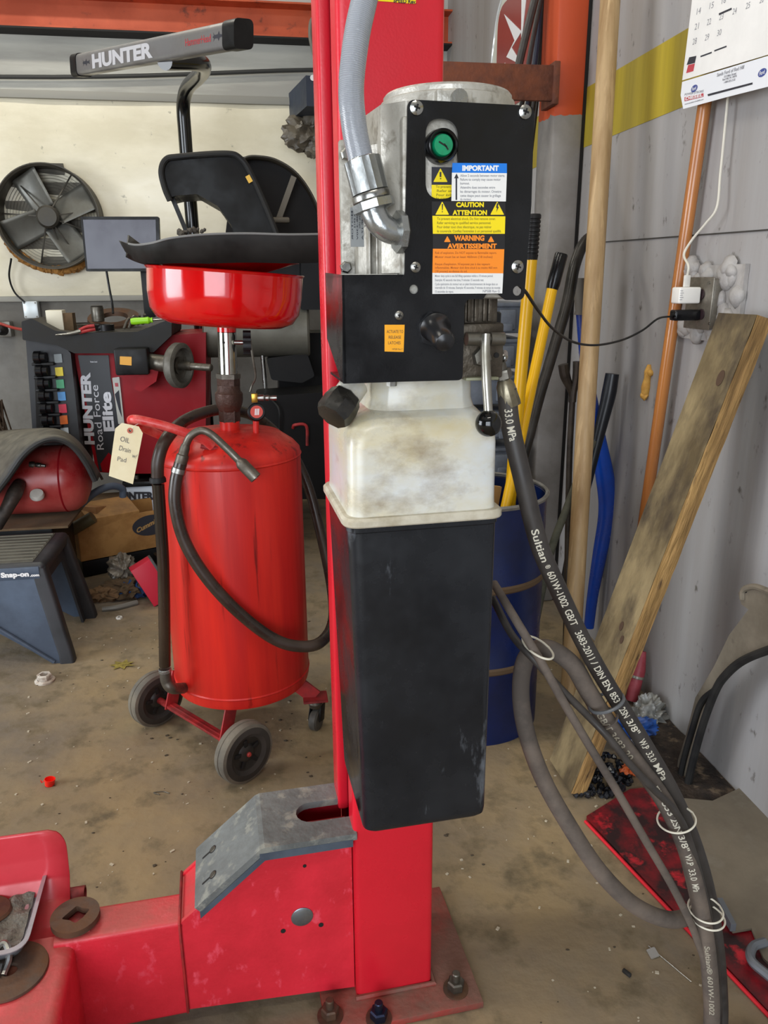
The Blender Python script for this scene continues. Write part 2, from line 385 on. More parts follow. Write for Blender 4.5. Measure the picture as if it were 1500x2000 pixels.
# round sign on the right wall beyond the post
c = aX(1003, 100, 1.27)
def sg(u, v, w_): return V((1.285-w_, c.y-u, c.z+v))
t = thing('round_wall_sign', 'round white sign with a red centre wrapped in clear film on the right wall', 'sign', (1.285, c.y, c.z-.36))
MB().prism(circ(0, 0, .36, 48), sg, .012).build('disc', M('sign_white', 'c9c9bd', .35), t)
MB().prism(fillet([(-.27, -.24), (.27, -.24), (.27, .25), (-.27, .25)], .1), sg, .004, w0=.0125).build('red_panel', M('sign_red', '94443e', .25), t)
mb = MB()
for pl in ([(-.16, .2), (.12, .05), (-.02, .02), (.16, -.1), (-.1, -.0), (.02, .04)], [(-.2, -.05), (-.12, -.02), (-.08, -.2), (-.15, -.12)], [(.1, .2), (.18, .22), (.12, .0)]):
    mb.prism(pl, sg, .002, w0=.017)
mb.build('white_marks', WHITE_INK, t)
mb = MB(); mb.tube([sg(.365*math.cos(a*.3491), .365*math.sin(a*.3491), .01+.004*(a % 2)) for a in range(19)], .008, 6, 3); mb.build('film_edge', M('clear_film_edge', 'cfd2d2', .1, spec=.9), t)
# cables hanging by the post
for i, (a, b_, cc, r) in enumerate([((1052, -30), (1022, 90), (998, 195), .016), ((1062, -30), (1040, 80), (1020, 200), .010), ((1056, -30), (1048, 90), (1032, 200), .012), ((1062, -20), (1052, 100), (1044, 190), .009), ((1068, -20), (1058, 70), (1050, 185), .008)]):
    Yc = 3.22 + .05*i
    pts = [aY(*a, Yc), aY(*b_, Yc), aY(*cc, Yc), aY(cc[0]-22+3*i, cc[1]+90, Yc+.05), aY(cc[0]-26, cc[1]+230, Yc+.05)]
    tag(MB().tube(pts, r, 10).build('hanging_cable', HOSE_BLK if i != 2 else M('dark_blue_cable', '2b3140', .35)),
        ['thick black cable hanging diagonally in front of the round wall sign', 'black cable hanging just right of the thick one beside the orange post', 'dark blue glossy cable hanging between black ones beside the orange post',
         'thin black cable hanging close to the left face of the orange post', 'thinnest black cable touching the left edge of the orange post'][i], 'cable', 'cables hanging beside the orange post')
# grey storage cases on a shelf behind the power unit
GREYC = M('blue_grey_case_plastic', '6f7680', .5, d='5c626b', da=.5, ds=9)
lab = ['blue grey plastic case on top of the stack behind the power unit', 'blue grey plastic case second from the top of the stack behind the power unit', 'blue grey plastic case third from the top behind the release lever',
       'blue grey plastic case fourth from the top behind the black ball knob', 'blue grey plastic case at the bottom of the stack above the blue drum']
for i, y in enumerate([622, 692, 762, 832, 902]):
    p = aY(975, y, 3.1); 
    t = thing('storage_case', lab[i], 'storage case', (.9, 3.2, p.z-.062), 0, 'blue grey storage cases stacked behind the power unit')
    MB().bx(.72, 1.075, 3.1, 3.4, p.z-.06, p.z+.05, .01).bx(.71, 1.085, 3.09, 3.41, p.z+.045, p.z+.062, .006).build('body', GREYC, t)
    MB().bx(.965, 1.035, 3.075, 3.1, p.z-.045, p.z+.035, .008).bx(.98, 1.02, 3.07, 3.08, p.z-.05, p.z-.02, .004).build('latch', GREYC, t)
t = thing('shelf_rack', 'dark steel shelf rack carrying the blue grey cases behind the lift', 'shelf', (.9, 3.2, 0))
zt = aY(975, 902, 3.1).z-.066
MB().bx(.5, 1.12, 3.08, 3.42, zt-.03, zt, .003).build('shelf_board', STEEL_D, t)
for x in (.5, 1.1):
    for y in (3.1, 3.4): MB().bx(x, x+.025, y-.012, y+.012, 0, zt-.03).build('leg', DARK, t)
# ================================================================ the lift (built in the lift's own frame)
XF = LIFT
LZ = LIFT.to_euler().z
lift = thing('vehicle_lift', 'red steel vehicle lift with tall column, bolted base plate and low arm housing', 'vehicle lift', (.27, 1.3, 0), LZ)
yF = 1.205
cL, cR = .197, .356
zT = 2.55
mb = MB()
sec = fillet([(cL, yF+.05), (cL, yF), (cR, yF), (cR, yF+.19), (cL, yF+.19), (cL, yF+.15), (cL+.01, yF+.15), (cL+.01, yF+.18), (cR-.01, yF+.18), (cR-.01, yF+.01), (cL+.01, yF+.01), (cL+.01, yF+.05)],
             [0, .012, .012, .012, .012, 0, 0, 0, 0, 0, 0, 0], 4)
mb.prism(sec, lambda u, v, w_: V((u, v, w_)), zT-.016, w0=.016)
mb.build('column', REDC, lift)
s0 = aL(617, 0, 1.30); s1 = aL(646, 0, 1.30)
mb = MB(); mb.bx(s0.x, s1.x, 1.30, 1.36, .40, zT, .006, 3); mb.bx(s1.x-.004, s1.x+.03, 1.32, 1.36, .40, zT)
mb.build('guide_rail', REDC, lift)
MB().bx(.235, .345, yF+.03, yF+.17, .42, zT-.02).build('column_dark_fill', M('unlit_interior_dark', '1c0f0e', .6), lift)  # dark filler; its near-black colour paints the unlit inside of the column
# warning label at the top of the column
pl = lambda u, v, w_: V((u, yF-w_, v))
def pc(d, *pts): return [(aL(x, y, d).x, aL(x, y, d).z) for x, y in pts]
q = pc(yF, (700, -40), (812, -40), (812, 8), (735, 2), (700, 0))
lb = MB().prism(fillet(q, .003), pl, .0006, w0=.0002).build('capacity_label', YEL, lift)
p = aL(768, 5, yF)
MB().text('SPEED Rev.', lambda u, v, w_: V((p.x+u, yF-.0011, p.z+v)), .007, bold=.03).build('lettering', INK, lb)
# base plate and anchors
MB().bx(.125, .447, 1.14, 1.46, 0, .016, .002).build('base_plate', RED_BASE, lift)
mb = MB().tube([(cL-.003, yF-.004, .02), (cR+.003, yF-.004, .02), (cR+.004, yF+.19, .02)], .006, 6, 1); mb.build('weld_seam', RED_BASE, lift)
def anchor(x, y, mat, mw):
    MB().lathe([(.0, 0), (.026, 0), (.026, .004), (.012, .0045)], (x, y, .016), n=28).build('washer', mw, lift)
    MB().lathe([(.0, .0), (.017, .0), (.018, .003), (.018, .017), (.015, .02), (.0, .02)], (x, y, .0205), n=6).build('anchor_nut', mat, lift, smooth=0)
    MB().lathe([(.0085, 0), (.0085, .017), (.007, .019), (0, .019)], (x, y, .04), n=16).build('anchor_stud', mat, lift)
for px, py, mt in ((890, 1932, STEEL_D), (645, 1985, RUST_DISC)):
    p = fL(px, py, .016); anchor(p.x, p.y, mt, RUST_DISC)
p = fL(740, 1990, .016); anchor(p.x, p.y, M('blue_oxide_steel', '2a2f44', .4, .8), RUST_DISC)
p = fL(910, 1985, 0)
# low arm housing left of the column
A = .405; Bz = .262
prof = [(.195, .03), (.195, A), (.03, A), (-.137, Bz), (-.137, .055)]
mb = MB(); mb.prism(fillet(prof, [0, 0, .012, .006, 0], 4), lambda u, v, w_: V((u, 1.22+w_, v)), .008)
mb.prism(fillet(prof, [0, 0, .012, .006, 0], 4), lambda u, v, w_: V((u, 1.347+w_, v)), .008)
mb.prism([(.03, A-.005), (-.137, Bz-.005), (-.137, Bz-.013), (.03, A-.013)], lambda u, v, w_: V((u, 1.221+w_, v)), .133); mb.bx(.029, .034, 1.22, 1.355, A-.008, A-.001); mb.bx(-.137, -.131, 1.22, 1.355, .055, Bz)
mb.build('arm_housing', RED, lift)
for px, py, r in ((528, 1668, .0042), (595, 1691, .0036), (553, 1818, .005), (627, 1806, .005)):
    p = aL(px, py, 1.22); MB().lathe([(0, 0), (r, 0), (r, .0008), (0, .0008)], (p.x, 1.2198, p.z), (0, -1, 0), 14).build('bolt_hole', DARK, lift)
p = aL(590, 1790, 1.22)
MB().lathe([(0, 0), (.0215, 0), (.0215, .001), (.020, .002), (0, .0022)], (p.x, 1.2195, p.z), (0, -1, 0), 36).build('pivot_pin', M('turned_steel', '9aa0a6', .32, .85, d='7c8288', da=.5, ds=30, st=(1, 1, 1)), lift)
# bent rubber guard on the housing, slotted at the column
PADM = M('grey_rubber_guard', '6e716f', .75, d='5c5e5c', da=.5, ds=9, d2='85857c', d2a=.25, d2s=24, bump=.35, bs=45)
tk = .014
mb = MB()
xs = .03; y0, y1 = 1.2, 1.362; xr = .203; ys0, ys1 = 1.252, 1.31
def padtop(u, v, w_): return V((u, v, A+.002+w_))
slot = [(xr, ys0), (.125, ys0)]+[(.125-.0*k-.029*math.sin(math.pi*k/8), ys0+(ys1-ys0)*(1-math.cos(math.pi*k/8))/2) for k in range(1, 8)]+[(.125, ys1), (xr, ys1)]
top = [(xs, y1), (xs, y0), (xr, y0)]+slot+[(xr, y1)]
mb.prism(top, padtop, tk)
sl = V((-.137-.03, 0, Bz-A)); sl_n = V((-(Bz-A), 0, -.167)).normalized()*-1
if sl_n.z < 0: sl_n = -sl_n
uu = sl.normalized(); Ls = .165
def padsl(u, v, w_): return V((xs, v, A+.002))+uu*u+sl_n*w_
mb.prism(fillet([(0, y0), (Ls, y0), (Ls, y1), (0, y1)], [0, .004, .004, 0]), padsl, tk)
mb.prism([(xs, A+.002), (xs-sl_n.x*0, A+.002+tk), (xs+sl_n.x*tk, A+.002+sl_n.z*tk)], lambda u, v, w_: V((u, y0+w_, v)), y1-y0)
pad = mb.build('rubber_guard', PADM, lift)
MB().bx(.02, .195, y0-.0005, y0+.004, A-.012, A+.004).prism([(xs, A-.012), (xs, A+.004), (xs+uu.x*Ls, A+.004+uu.z*Ls), (xs+uu.x*Ls, A-.012+uu.z*Ls)], lambda u, v, w_: V((u, y0+w_, v)), .005).build('guard_lip', M('blue_grey_rubber_edge', '4c5662', .6, d='3c4450', da=.5, ds=12), lift)
for v in (1.245, 1.315):
    mb = MB(); c0 = padsl(.118, v, tk+.0003)
    mb.lathe([(0, 0), (.0085, 0), (.0085, .0006), (0, .0006)], c0, sl_n, 18)
    mb.prism(rrect(.122, .146, v-.0022, v+.0022, .002), padsl, .0006, w0=tk)
    sc = mb.build('guard_screw_hole', DARK, lift)
    MB().lathe([(0, 0), (.0072, 0), (.006, .0014), (0, .0016)], padsl(.118, v, tk+.0006), sl_n, 18).build('screw_head', STEEL_D, lift)
MB().bx(.10, .195, 1.262, 1.300, A-.1, A-.02).build('inner_arm', RED_DULL, lift)
# horizontal tube running left from the housing
mb = MB(); mb.prism(rrect(1.222, 1.300, .04, Bz+.003, .010, 4), lambda u, v, w_: V((w_-.36, u, v)), .225); mb.build('cross_tube', RED, lift)
MB().bx(-.139, -.134, 1.214, 1.357, .05, Bz+.006, .002).build('weld_bead', RED_DULL, lift)
# swing arm coming towards the camera
mb = MB(); zt = .255
mb.prism(fillet([(-.9, .06), (-.325, .06), (-.325, zt), (-.9, zt)], [0, 0, .022, 0], 6), lambda u, v, w_: V((u+.0*w_, .72+w_, v)), .53)
mb.build('swing_arm', RED, lift)
p = fL(20, 1900, zt)
MB().lathe([(.012, 0), (.062, 0), (.064, .002), (.063, .006), (.058, .007), (.014, .0075), (.012, .003)], (p.x, p.y, zt), n=48).build('pivot_disc', RUST_DISC, lift)
MB().lathe([(0, 0), (.0125, 0), (.0125, .002), (0, .002)], (p.x, p.y, zt), n=16).build('pivot_hole', RUST, lift)
p = fL(148, 1796, .272)
def lf(u, v, w_): return V((p.x+u, p.y+v, .272+w_))
MB().prism(circ(0, 0, .044, 36), lf, .012, holes=[fillet([(-.024, -.006), (-.008, -.012), (.004, -.022), (.016, -.01), (.026, .008), (.01, .014), (0, .022), (-.012, .008)], .004)]).build('slotted_washer', RUST_DISC, lift)
MB().bx(p.x-.03, p.x+.03, 1.236, 1.31, .05, .268, .004).build('pivot_block', RED_DULL, lift)
# curved toe guard with the parts tray
prof = [(1.205, .235), (1.25, .228), (1.30, .232), (1.345, .255), (1.365, .29), (1.372, .335), (1.375, .395)]
x1 = aL(116, 1700, 1.3).x
def guard(u, v):
    t_ = v*(len(prof)-1); i = min(int(t_), len(prof)-2); f_ = t_-i
    y = prof[i][0]*(1-f_)+prof[i+1][0]*f_; z = prof[i][1]*(1-f_)+prof[i+1][1]*f_
    xr_ = x1
    e = min(v, 1-v)*.24
    rr = .03
    if e < rr: xr_ = x1-rr+math.sqrt(max(0, rr*rr-(rr-e)**2))
    return V((-.95+(xr_+.95)*u, y, z))
g = MB().surf(guard, 14, 60).build('toe_guard', M('pink_red_guard_paint', 'cf3a44', .35, d='b8242c', da=.5, ds=5, up='7a4a40', ua=.4), lift)
md = g.modifiers.new('thickness', 'SOLIDIFY'); md.thickness = .004; md.offset = 0
a = aL(110, 1762, 1.34); b_ = aL(163, 1756, 1.34)
mb = MB(); mb.lathe([(.012, 0), (.016, 0), (.016, .5), (.012, .5), (.012, 0)], (b_.x-.5, 1.36, b_.z-.005), (1, 0, 0), 24); mb.build('guard_tube', RED_DULL, lift)
# ---------------------------------------------------------------- aluminium parts tray on the arm
cx, cy = fL(5, 1760, .30).x-.02, fL(5, 1760, .30).y
t = thing('aluminium_tray', 'small dirty aluminium tray of scrap parts lying on the red lift arm', 'tray', (cx, cy, .262), LZ)
def ring_prof(k):
    s = [(.8, 0), (1, .034), (1.03, .036), (1.0, .038), (.78, .004)][k]
    return s
mb = MB(); base = rrect(-.085, .085, -.125, .115, .035, 6)
lv = [(.82, .0), (.97, .034), (1.04, .036), (1.04, .038), (.955, .037), (.80, .003)]
vs_ = []; fs_ = []; n_ = len(base)
for sc_, h in lv: vs_ += [V((cx+p.x*sc_, cy+p.y*sc_, .262+h)) for p in base]
for k in range(len(lv)-1):
    for i in range(n_): j = (i+1) % n_; fs_.append([k*n_+i, k*n_+j, (k+1)*n_+j, (k+1)*n_+i])
fs_.append(list(range(n_))); fs_.append([(len(lv)-1)*n_+i for i in range(n_)])
mb.raw(vs_, fs_); mb.build('pan', M('pressed_aluminium', 'b9bdc4', .35, .7, d='9a9da2', da=.4, ds=12), t)
mb = MB().surf(lambda u, v: V((cx+(u-.5)*.132, cy+(v-.5)*.19, .272+.010*noise.noise(V((u*6, v*8, 1))))), 30, 36)
mb.build('grime', M('dirty_grit', '55504a', .9, d='7d776c', da=.5, ds=40, bump=.8, bs=160), t)
p = (cx-.01, cy+.005, .276)
tag(MB().lathe([(.012, 0), (.04, 0), (.042, .004), (.038, .008), (.012, .009), (.012, 0)], p, (0.15, 0.1, 1), 30).build('rusty_disc', RUST_DISC), 'small rusty brake puck lying in the aluminium tray', 'metal disc')
t = thing('chrome_bracket', 'small chrome clamp at the foot of the tray beside the lift arm', 'clamp', (cx+.01, cy-.17, .256), LZ)
q0 = fL(5, 1880, .262)
MB().tube([(q0.x-.03, q0.y, .262), (q0.x, q0.y+.02, .285), (q0.x+.012, q0.y+.0, .27), (q0.x+.008, q0.y-.03, .262)], .006, 8).build('hook', STEEL, t)
MB().bx(q0.x-.03, q0.x+.005, q0.y-.035, q0.y-.01, .256, .272, .003).build('foot', STEEL, t)
XF = Matrix.Identity(4)
# ================================================================ hydraulic power unit on the lift column
XF = LIFT
D0 = .95
pu = thing('hydraulic_power_unit', 'hydraulic power unit with silver motor, black label plate and tall oil tank', 'power unit', (.265, 1.05, .62), LZ)
fp = lambda u, v, w_: V((u, D0-w_, v))          # front plate plane, w towards the viewer
def px2(pts, d=D0): return [(aL(x, y, d).x, aL(x, y, d).z) for x, y in pts]
# motor
mc = V((.318, 1.065, 0)); R = .0865
zt = aL(852, 163, 1.0).z; z0 = 1.30
MB().lathe([(0, zt), (R*.93, zt), (R*.96, zt-.003), (R*.96, zt-.008), (R, zt-.010), (R+.001, zt-.014), (R+.001, zt-.052), (R-.006, zt-.056)], mc, n=64).build('motor_end_bell', ALU, pu)
mb = MB(); rib = []
for i in range(96):
    a = 2*math.pi*i/96; r_ = R-.008+(.008 if i % 4 == 0 else 0); rib.append(V((mc.x+r_*math.cos(a), mc.y+r_*math.sin(a))))
mb.prism(rib, lambda u, v, w_: V((u, v, w_)), zt-.054-1.415, w0=1.415)
mb.build('motor_housing', ALU, pu)
p = aL(890, 188, .972)
MB().bx(p.x-.022, p.x+.022, .975, 1.0, p.z-.012, p.z+.008, .002).build('bell_lug', ALU, pu)
MB().cyl((p.x+.004, .985, p.z-.002), (p.x+.004, .968, p.z-.002), .010, n=20).build('bell_bolt', STEEL, pu)
# left terminal side: facets, mounting plate, cast box
a = px2([(662, 272), (662, 536)], 1.06); b_ = px2([(735, 272), (735, 536)], 1.06)
MB().bx(a[0][0], a[0][0]+.075, 1.06, 1.07, a[1][1]-.02, a[0][1], .003).build('mounting_plate', ALU, pu)
mb = MB()
xa, xb = .187, .238
mb.prism(fillet([(xa+.004, 1.06), (xa+.004, 1.03), (xa+.02, 1.003), (.225, .985), (.245, .985), (.245, 1.06)], .003, 3), lambda u, v, w_: V((u, v, w_)), .155, w0=1.425)
for k in range(4):
    mb.bx(xa+.012+k*.009, xa+.0145+k*.009, 1.0-.002*k, 1.03, 1.425, 1.50-.004*k, .001)
mb.prism(fillet([(.205, 1.06), (.212, .985), (.236, .958), (.25, .958), (.25, 1.06)], .004, 3), lambda u, v, w_: V((u, v, w_)), .19, w0=1.43)
mb.build('cast_box', ALU, pu)
tb = aL(796, 200, .965)
MB().bx(.2305, .375, .955, 1.0, 1.398, 1.605, .006).build('terminal_box', ALU, pu)
for px, py in ((676, 302), (675, 522)):
    p = aL(px, py, 1.058); MB().lathe([(0, 0), (.008, 0), (.008, .006), (.006, .009), (0, .009)], (p.x, 1.06, p.z), (0, -1, 0), 6).build('mount_bolt', STEEL, pu, smooth=0)
# rating plate
p0 = aL(684, 405, 1.0); p1 = aL(714, 482, 1.0)
rp = MB().bx(p0.x, p1.x-.002, .9995, 1.003, p1.z, p0.z).build('rating_plate', M('grey_rating_plate', '8b8d8c', .5, .3), pu)
mb = MB()
for k, s_ in enumerate(['MOTOR', '3A 6912', '208-230V', '60 Hz 1PH', '2 HP 17 A', 'DUTY']):
    mb.text(s_, lambda u, v, w_, k=k: V((p0.x+.0028+.0032*k-v, .9992, p0.z-.004-u)), .0026, fit=.02 if k % 2 else .034, bold=.02)
mb.build('lettering', INK, rp)
# black front plate
plate = px2([(795, 195), (1042, 208), (1036, 400), (1022, 586), (986, 586), (971, 574), (948, 574), (943, 584), (912, 584), (906, 596), (902, 742), (668, 748), (668, 537), (789, 541)])
rr = [.009, .009, 0, .009, .006, .004, .003, .004, .006, .006, .007, .002, .0, .006]
slot = fillet(px2([(830, 230), (893, 236), (893, 388), (830, 390)]), .0215, 8)
def hole(px, py, r): p = aL(px, py, D0); return circ(p.x, p.z, r, 16)
holes_ = [hole(807, 565, .0055), hole(1009, 568, .006)]
fplate = MB().prism(fillet(plate, rr, 5), fp, .003, holes=[slot]+holes_).build('front_plate', BLK_GLOSS, pu)
# folded left side of the latch box, glossy
xl = aL(668, 600, D0).x; zt_, zb_ = aL(668, 537, D0).z, aL(668, 748, D0).z
mb = MB(); mb.prism([(D0-.003, zt_), (1.085, zt_+.004), (1.085, zb_+.045), (D0+.02, zb_), (D0-.003, zb_)], lambda u, v, w_: V((xl-w_, u, v)), .003, w0=-.003)
mb.bx(xl, xl+.15, D0, 1.06, zb_-.001, zb_+.002); mb.bx(xl, .235, D0, 1.08, zt_-.003, zt_)
mb.build('latch_box_side', BLK_GLOSS, pu)
MB().bx(xl+.002, .225, D0+.003, 1.0, zt_-.001, zt_+.001).build('box_top', ALU, pu)
def screw(px, py, r=.0078, nm='screw'):
    p = aL(px, py, D0-.003)
    mb = MB(); mb.lathe([(0, 0), (r*1.05, 0), (r*1.05, .0008), (r, .002), (r*.6, .0035), (0, .004)], (p.x, D0-.003, p.z), (0, -1, 0), 24)
    s = mb.build(nm, STEEL, pu)
    mb = MB()
    for a in (.3, .3+math.pi/2):
        R_ = Matrix.Rotation(a, 3, 'Y'); mb.box((p.x, D0-.0068, p.z), (r*.95, .0014, r*.26), R_)
    mb.build('cross_slot', DARK, s)
for q in ((813, 211), (1025, 219), (1010, 521), (811, 522, .0062), (779, 616, .0055)): screw(*q)
# push button
p = aL(866, 283, D0-.012)
MB().lathe([(0, 0), (.0195, 0), (.0195, .004), (.0185, .012), (.018, .020), (.0165, .022), (.0145, .020), (.0135, .012), (0, .012)], (p.x, D0+.008, p.z), (0, -1, 0), 48).build('button_collar', M('button_black', '0d0d0e', .25), pu)
bt = MB().lathe([(0, 0), (.0122, 0), (.0122, .008), (.011, .010), (0, .0105)], (p.x, D0-.003, p.z), (0, -1, 0), 36).build('push_button', M('green_button', '0b8a5c', .35, d='0a7048', da=.3, ds=60), pu)
MB().box((p.x-.001, D0-.0136, p.z+.0005), (.011, .0004, .0018), Matrix.Rotation(.5, 3, 'Y')).box((p.x+.003, D0-.0136, p.z-.002), (.008, .0004, .0016), Matrix.Rotation(.9, 3, 'Y')).build('scuff', DARK, bt)
# stickers -----------------------------------------------------------------
def stick(name, pts, mat, w0=.0032, d=D0, r=0):
    q = px2(pts, d)
    return MB().prism(fillet(q, r) if r else q, lambda u, v, w_: V((u, d-w_, v)), .0003, w0=w0).build(name, mat, pu)
def ln(mb, s, x0, y, x1, cap, w0=.0037, d=D0, bold=.015, al='L'):
    """one printed line: from pixel x0 to x1 on baseline y with capital height cap px"""
    a = aL(x0, y, d); b = aL(x1, y, d); t_ = aL(x0, y-cap, d)
    ux = V((b.x-a.x, 0, b.z-a.z)); L_ = ux.length; ux.normalize(); uz = V((-ux.z, 0, ux.x))
    return mb.text(s, lambda u, v, w_: V((a.x, d-w0, a.z))+ux*u+uz*v, (t_.z-a.z)/.72, fit=L_, bold=bold)
def tri(mb, x, y, hw, h, w0, s=1.0, d=D0):
    q = px2([(x-hw*s, y+h*.5*s+h*.06*(1-s)), (x, y-h*.5*s+h*.2*(1-s)), (x+hw*s, y+h*.5*s+h*.06*(1-s))], d)
    return mb.prism(fillet(q, .0006), lambda u, v, w_: V((u, d-w_, v)), .0002, w0=w0)
# caution sticker on the silver box seen through the slot
dd = .9545
s1 = stick('slot_caution_label', [(843, 326), (892, 327), (892, 361), (843, 361)], INK, w0=0, d=dd)
s1b = stick('slot_yellow_label', [(843, 361), (892, 361), (892, 400), (843, 400)], YEL, w0=0, d=dd)
mb = MB(); tri(mb, 860, 342, 14, 27, .0004, d=dd); mb.build('warning_triangle', YEL, s1)
mb = MB(); mb.bx(*(lambda a, b: (a.x, b.x, dd-.0009, dd-.0005, b.z, a.z))(aL(858.5, 336, dd), aL(861.5, 346, dd))); mb.bx(*(lambda a, b: (a.x, b.x, dd-.0009, dd-.0005, b.z, a.z))(aL(859, 348, dd), aL(861.5, 350, dd)))
mb.build('exclamation_mark', INK, s1)
mb = MB()
for s_, x, y, x2 in (('To prevent elec', 851, 367, 892), ('Refer servi', 853, 375, 892), ('Pour éviter', 852, 383, 890), ('le couver', 852, 390, 884)): ln(mb, s_, x, y, x2, 5, .0005, dd)
mb.build('lettering', OLIVE_INK, s1b)
# IMPORTANT sticker
s2 = stick('important_label', [(881, 338), (988, 339), (986, 394), (880, 393)], PAPER)
s3 = stick('important_header', [(882, 319), (988, 320), (988, 339), (881, 338)], BLU)
mb = MB(); ln(mb, 'IMPORTANT', 901, 334, 972, 10, bold=.05); mb.build('lettering', WHITE_INK, s3)
mb = MB()
for s_, y, x2 in (('Allow 2 seconds between motor starts.', 346, 984), ('Failure to comply may cause motor', 353.5, 976), ('burnout.', 361, 915), ('Attendre dues secondes entre', 369, 965),
                  ('les démarrages du moteur. Omettre', 377, 977), ('cette étape peut causer le grillage', 385, 976), ('du moteur.', 392, 919)): ln(mb, s_, 897, y, x2, 5)
mb.build('lettering', INK_SOFT, s2)
mb = MB(); q = px2([(888, 391), (888, 349), (885, 349), (890, 339.5), (894, 349), (891, 349), (891, 391)]); mb.prism(q, fp, .0002, w0=.0036); mb.build('arrow', INK, s2)
# caution block
s4 = stick('caution_header', [(842, 394), (985, 394), (985, 423), (842, 422)], M('label_black', '1a181a', .35))
mb = MB(); ln(mb, 'CAUTION', 889, 404.5, 943, 9, bold=.05); ln(mb, 'ATTENTION', 882, 420, 949, 9, bold=.05); mb.build('lettering', YEL, s4)
for x, g in ((862, 0), (969, 1)):
    mb = MB(); tri(mb, x, 407, 13.5, 26, .0036); tr = mb.build('warning_triangle', YEL, s4)
    mb = MB()
    a = px2([(x-1, 399), (x+1.5, 399), (x+.8, 411), (x-.5, 411)]) if not g else px2([(x-.5, 397), (x+2.5, 398), (x+1, 404), (x+3, 405), (x-2, 415), (x-.5, 407), (x-2.5, 406)])
    mb.prism(a, fp, .0002, w0=.0039)
    if not g: mb.prism(px2([(x-.8, 413), (x+1, 413), (x+1, 415), (x-.8, 415)]), fp, .0002, w0=.0039)
    mb.build('symbol', INK, s4)
s5 = stick('caution_label', [(843, 422), (985, 423), (984, 457), (844, 457)], YEL)
mb = MB()
for s_, y, x2 in (('To prevent electrical shock, Do Not remove cover.', 430, 966), ('Refer servicing to qualified service personnel.', 438, 957), ('Pour éviter tout choc électrique, ne pas retirer', 446, 958), ('le couvercle. Confiez l\'entretien à un personnel qualifié.', 454, 977)): ln(mb, s_, 852, y, x2, 5)
mb.build('lettering', OLIVE_INK, s5)
# warning block
s6 = stick('warning_header', [(844, 457), (984, 457), (984, 487), (844, 486)], M('label_black', '1a181a', .35))
mb = MB(); ln(mb, 'WARNING', 885, 470, 944, 10, bold=.05); ln(mb, 'AVERTISSEMENT', 872, 485, 968, 9, bold=.05); mb.build('lettering', ORG, s6)
for x in (872, 957): mb = MB(); tri(mb, x, 467, 6.5, 12, .0036); mb.build('warning_triangle', ORG, s6)
s7 = stick('warning_label', [(844, 486), (983, 487), (981, 534), (843, 533)], ORG)
mb = MB()
for s_, y, x2 in (('Risk of explosion. Do NOT expose to flammable vapors.', 496, 968), ('Motor must be at least 460mm (18 inches)', 504, 960), ('Risque d\'explosion. N\'exposez pas à des vapeurs', 518, 955), ('inflammables. Moteur doit être situé à au moins 460 mm', 525, 969), ('(18 pouces) au-dessus du sol.', 532, 911)): ln(mb, s_, 848, y, x2, 4.6)
mb.build('lettering', BROWN_INK, s7)
s8 = stick('duty_label', [(843, 533), (981, 534), (979, 573), (843, 574)], PAPER)
mb = MB()
for s_, y, x2 in (('Motor duty cycle is one full lifting operation within a 10 minute period.', 541, 961), ('Example: 45 seconds rise time, 9 minutes 15 seconds rest.', 549, 943), ('Cycle opératoire du moteur est un plein fonctionnement de levage dans un', 557, 970), ('intervalle de 10 minutes. Exemple: 45 secondes, 9 minutes de temps de montée', 564, 975), ('15 secondes de repos.', 571.5, 884)): ln(mb, s_, 848, y, x2, 4.6)
ln(mb, 'NP588 Rev G', 941, 571, 974, 5); mb.build('lettering', INK_SOFT, s8)
s9 = stick('latch_label', [(750, 634), (789, 634), (787, 687), (750, 686)], M('amber_label', 'f2a614', .4))
mb = MB()
for s_, y, x0, x2 in (('ACTUATE TO', 650, 754, 786), ('RELEASE', 661, 758, 782), ('LATCHES', 672, 757, 781), ('NP280 Rev C', 683, 765, 785)): ln(mb, s_, x0, y, x2, 6 if y < 680 else 3.2, bold=.0)
mb.build('lettering', INK, s9)
# latch knob
p = aL(848, 643, D0-.003)
MB().lathe([(0, 0), (.0225, 0), (.0225, .004), (.0, .0045)], (p.x, D0-.003, p.z+.0), (0, -1, 0), 6).build('knob_nut', M('black_nut', '2a2a2c', .3, .5), pu, smooth=0)
ax = V((.0, -1, -.35)).normalized()
MB().lathe([(0, 0), (.019, 0), (.0195, .004), (.016, .009), (.0145, .02), (.0135, .034), (.0135, .042), (.011, .048), (.006, .051), (0, .052)], (p.x, D0-.006, p.z+.003), ax, 36).build('latch_knob', M('knob_black', '19191b', .3), pu)
# bottom clip below the latch box
p = aL(765, 752, 1.0); MB().bx(p.x-.012, p.x+.07, 1.0, 1.02, zb_-.008, zb_, .001).build('clip', BLK, pu)
p = aL(765, 753, .975); MB().cyl((p.x, .975, zb_-.001), (p.x, .975, zb_-.009), .007, n=6).build('clip_bolt', STEEL, pu)
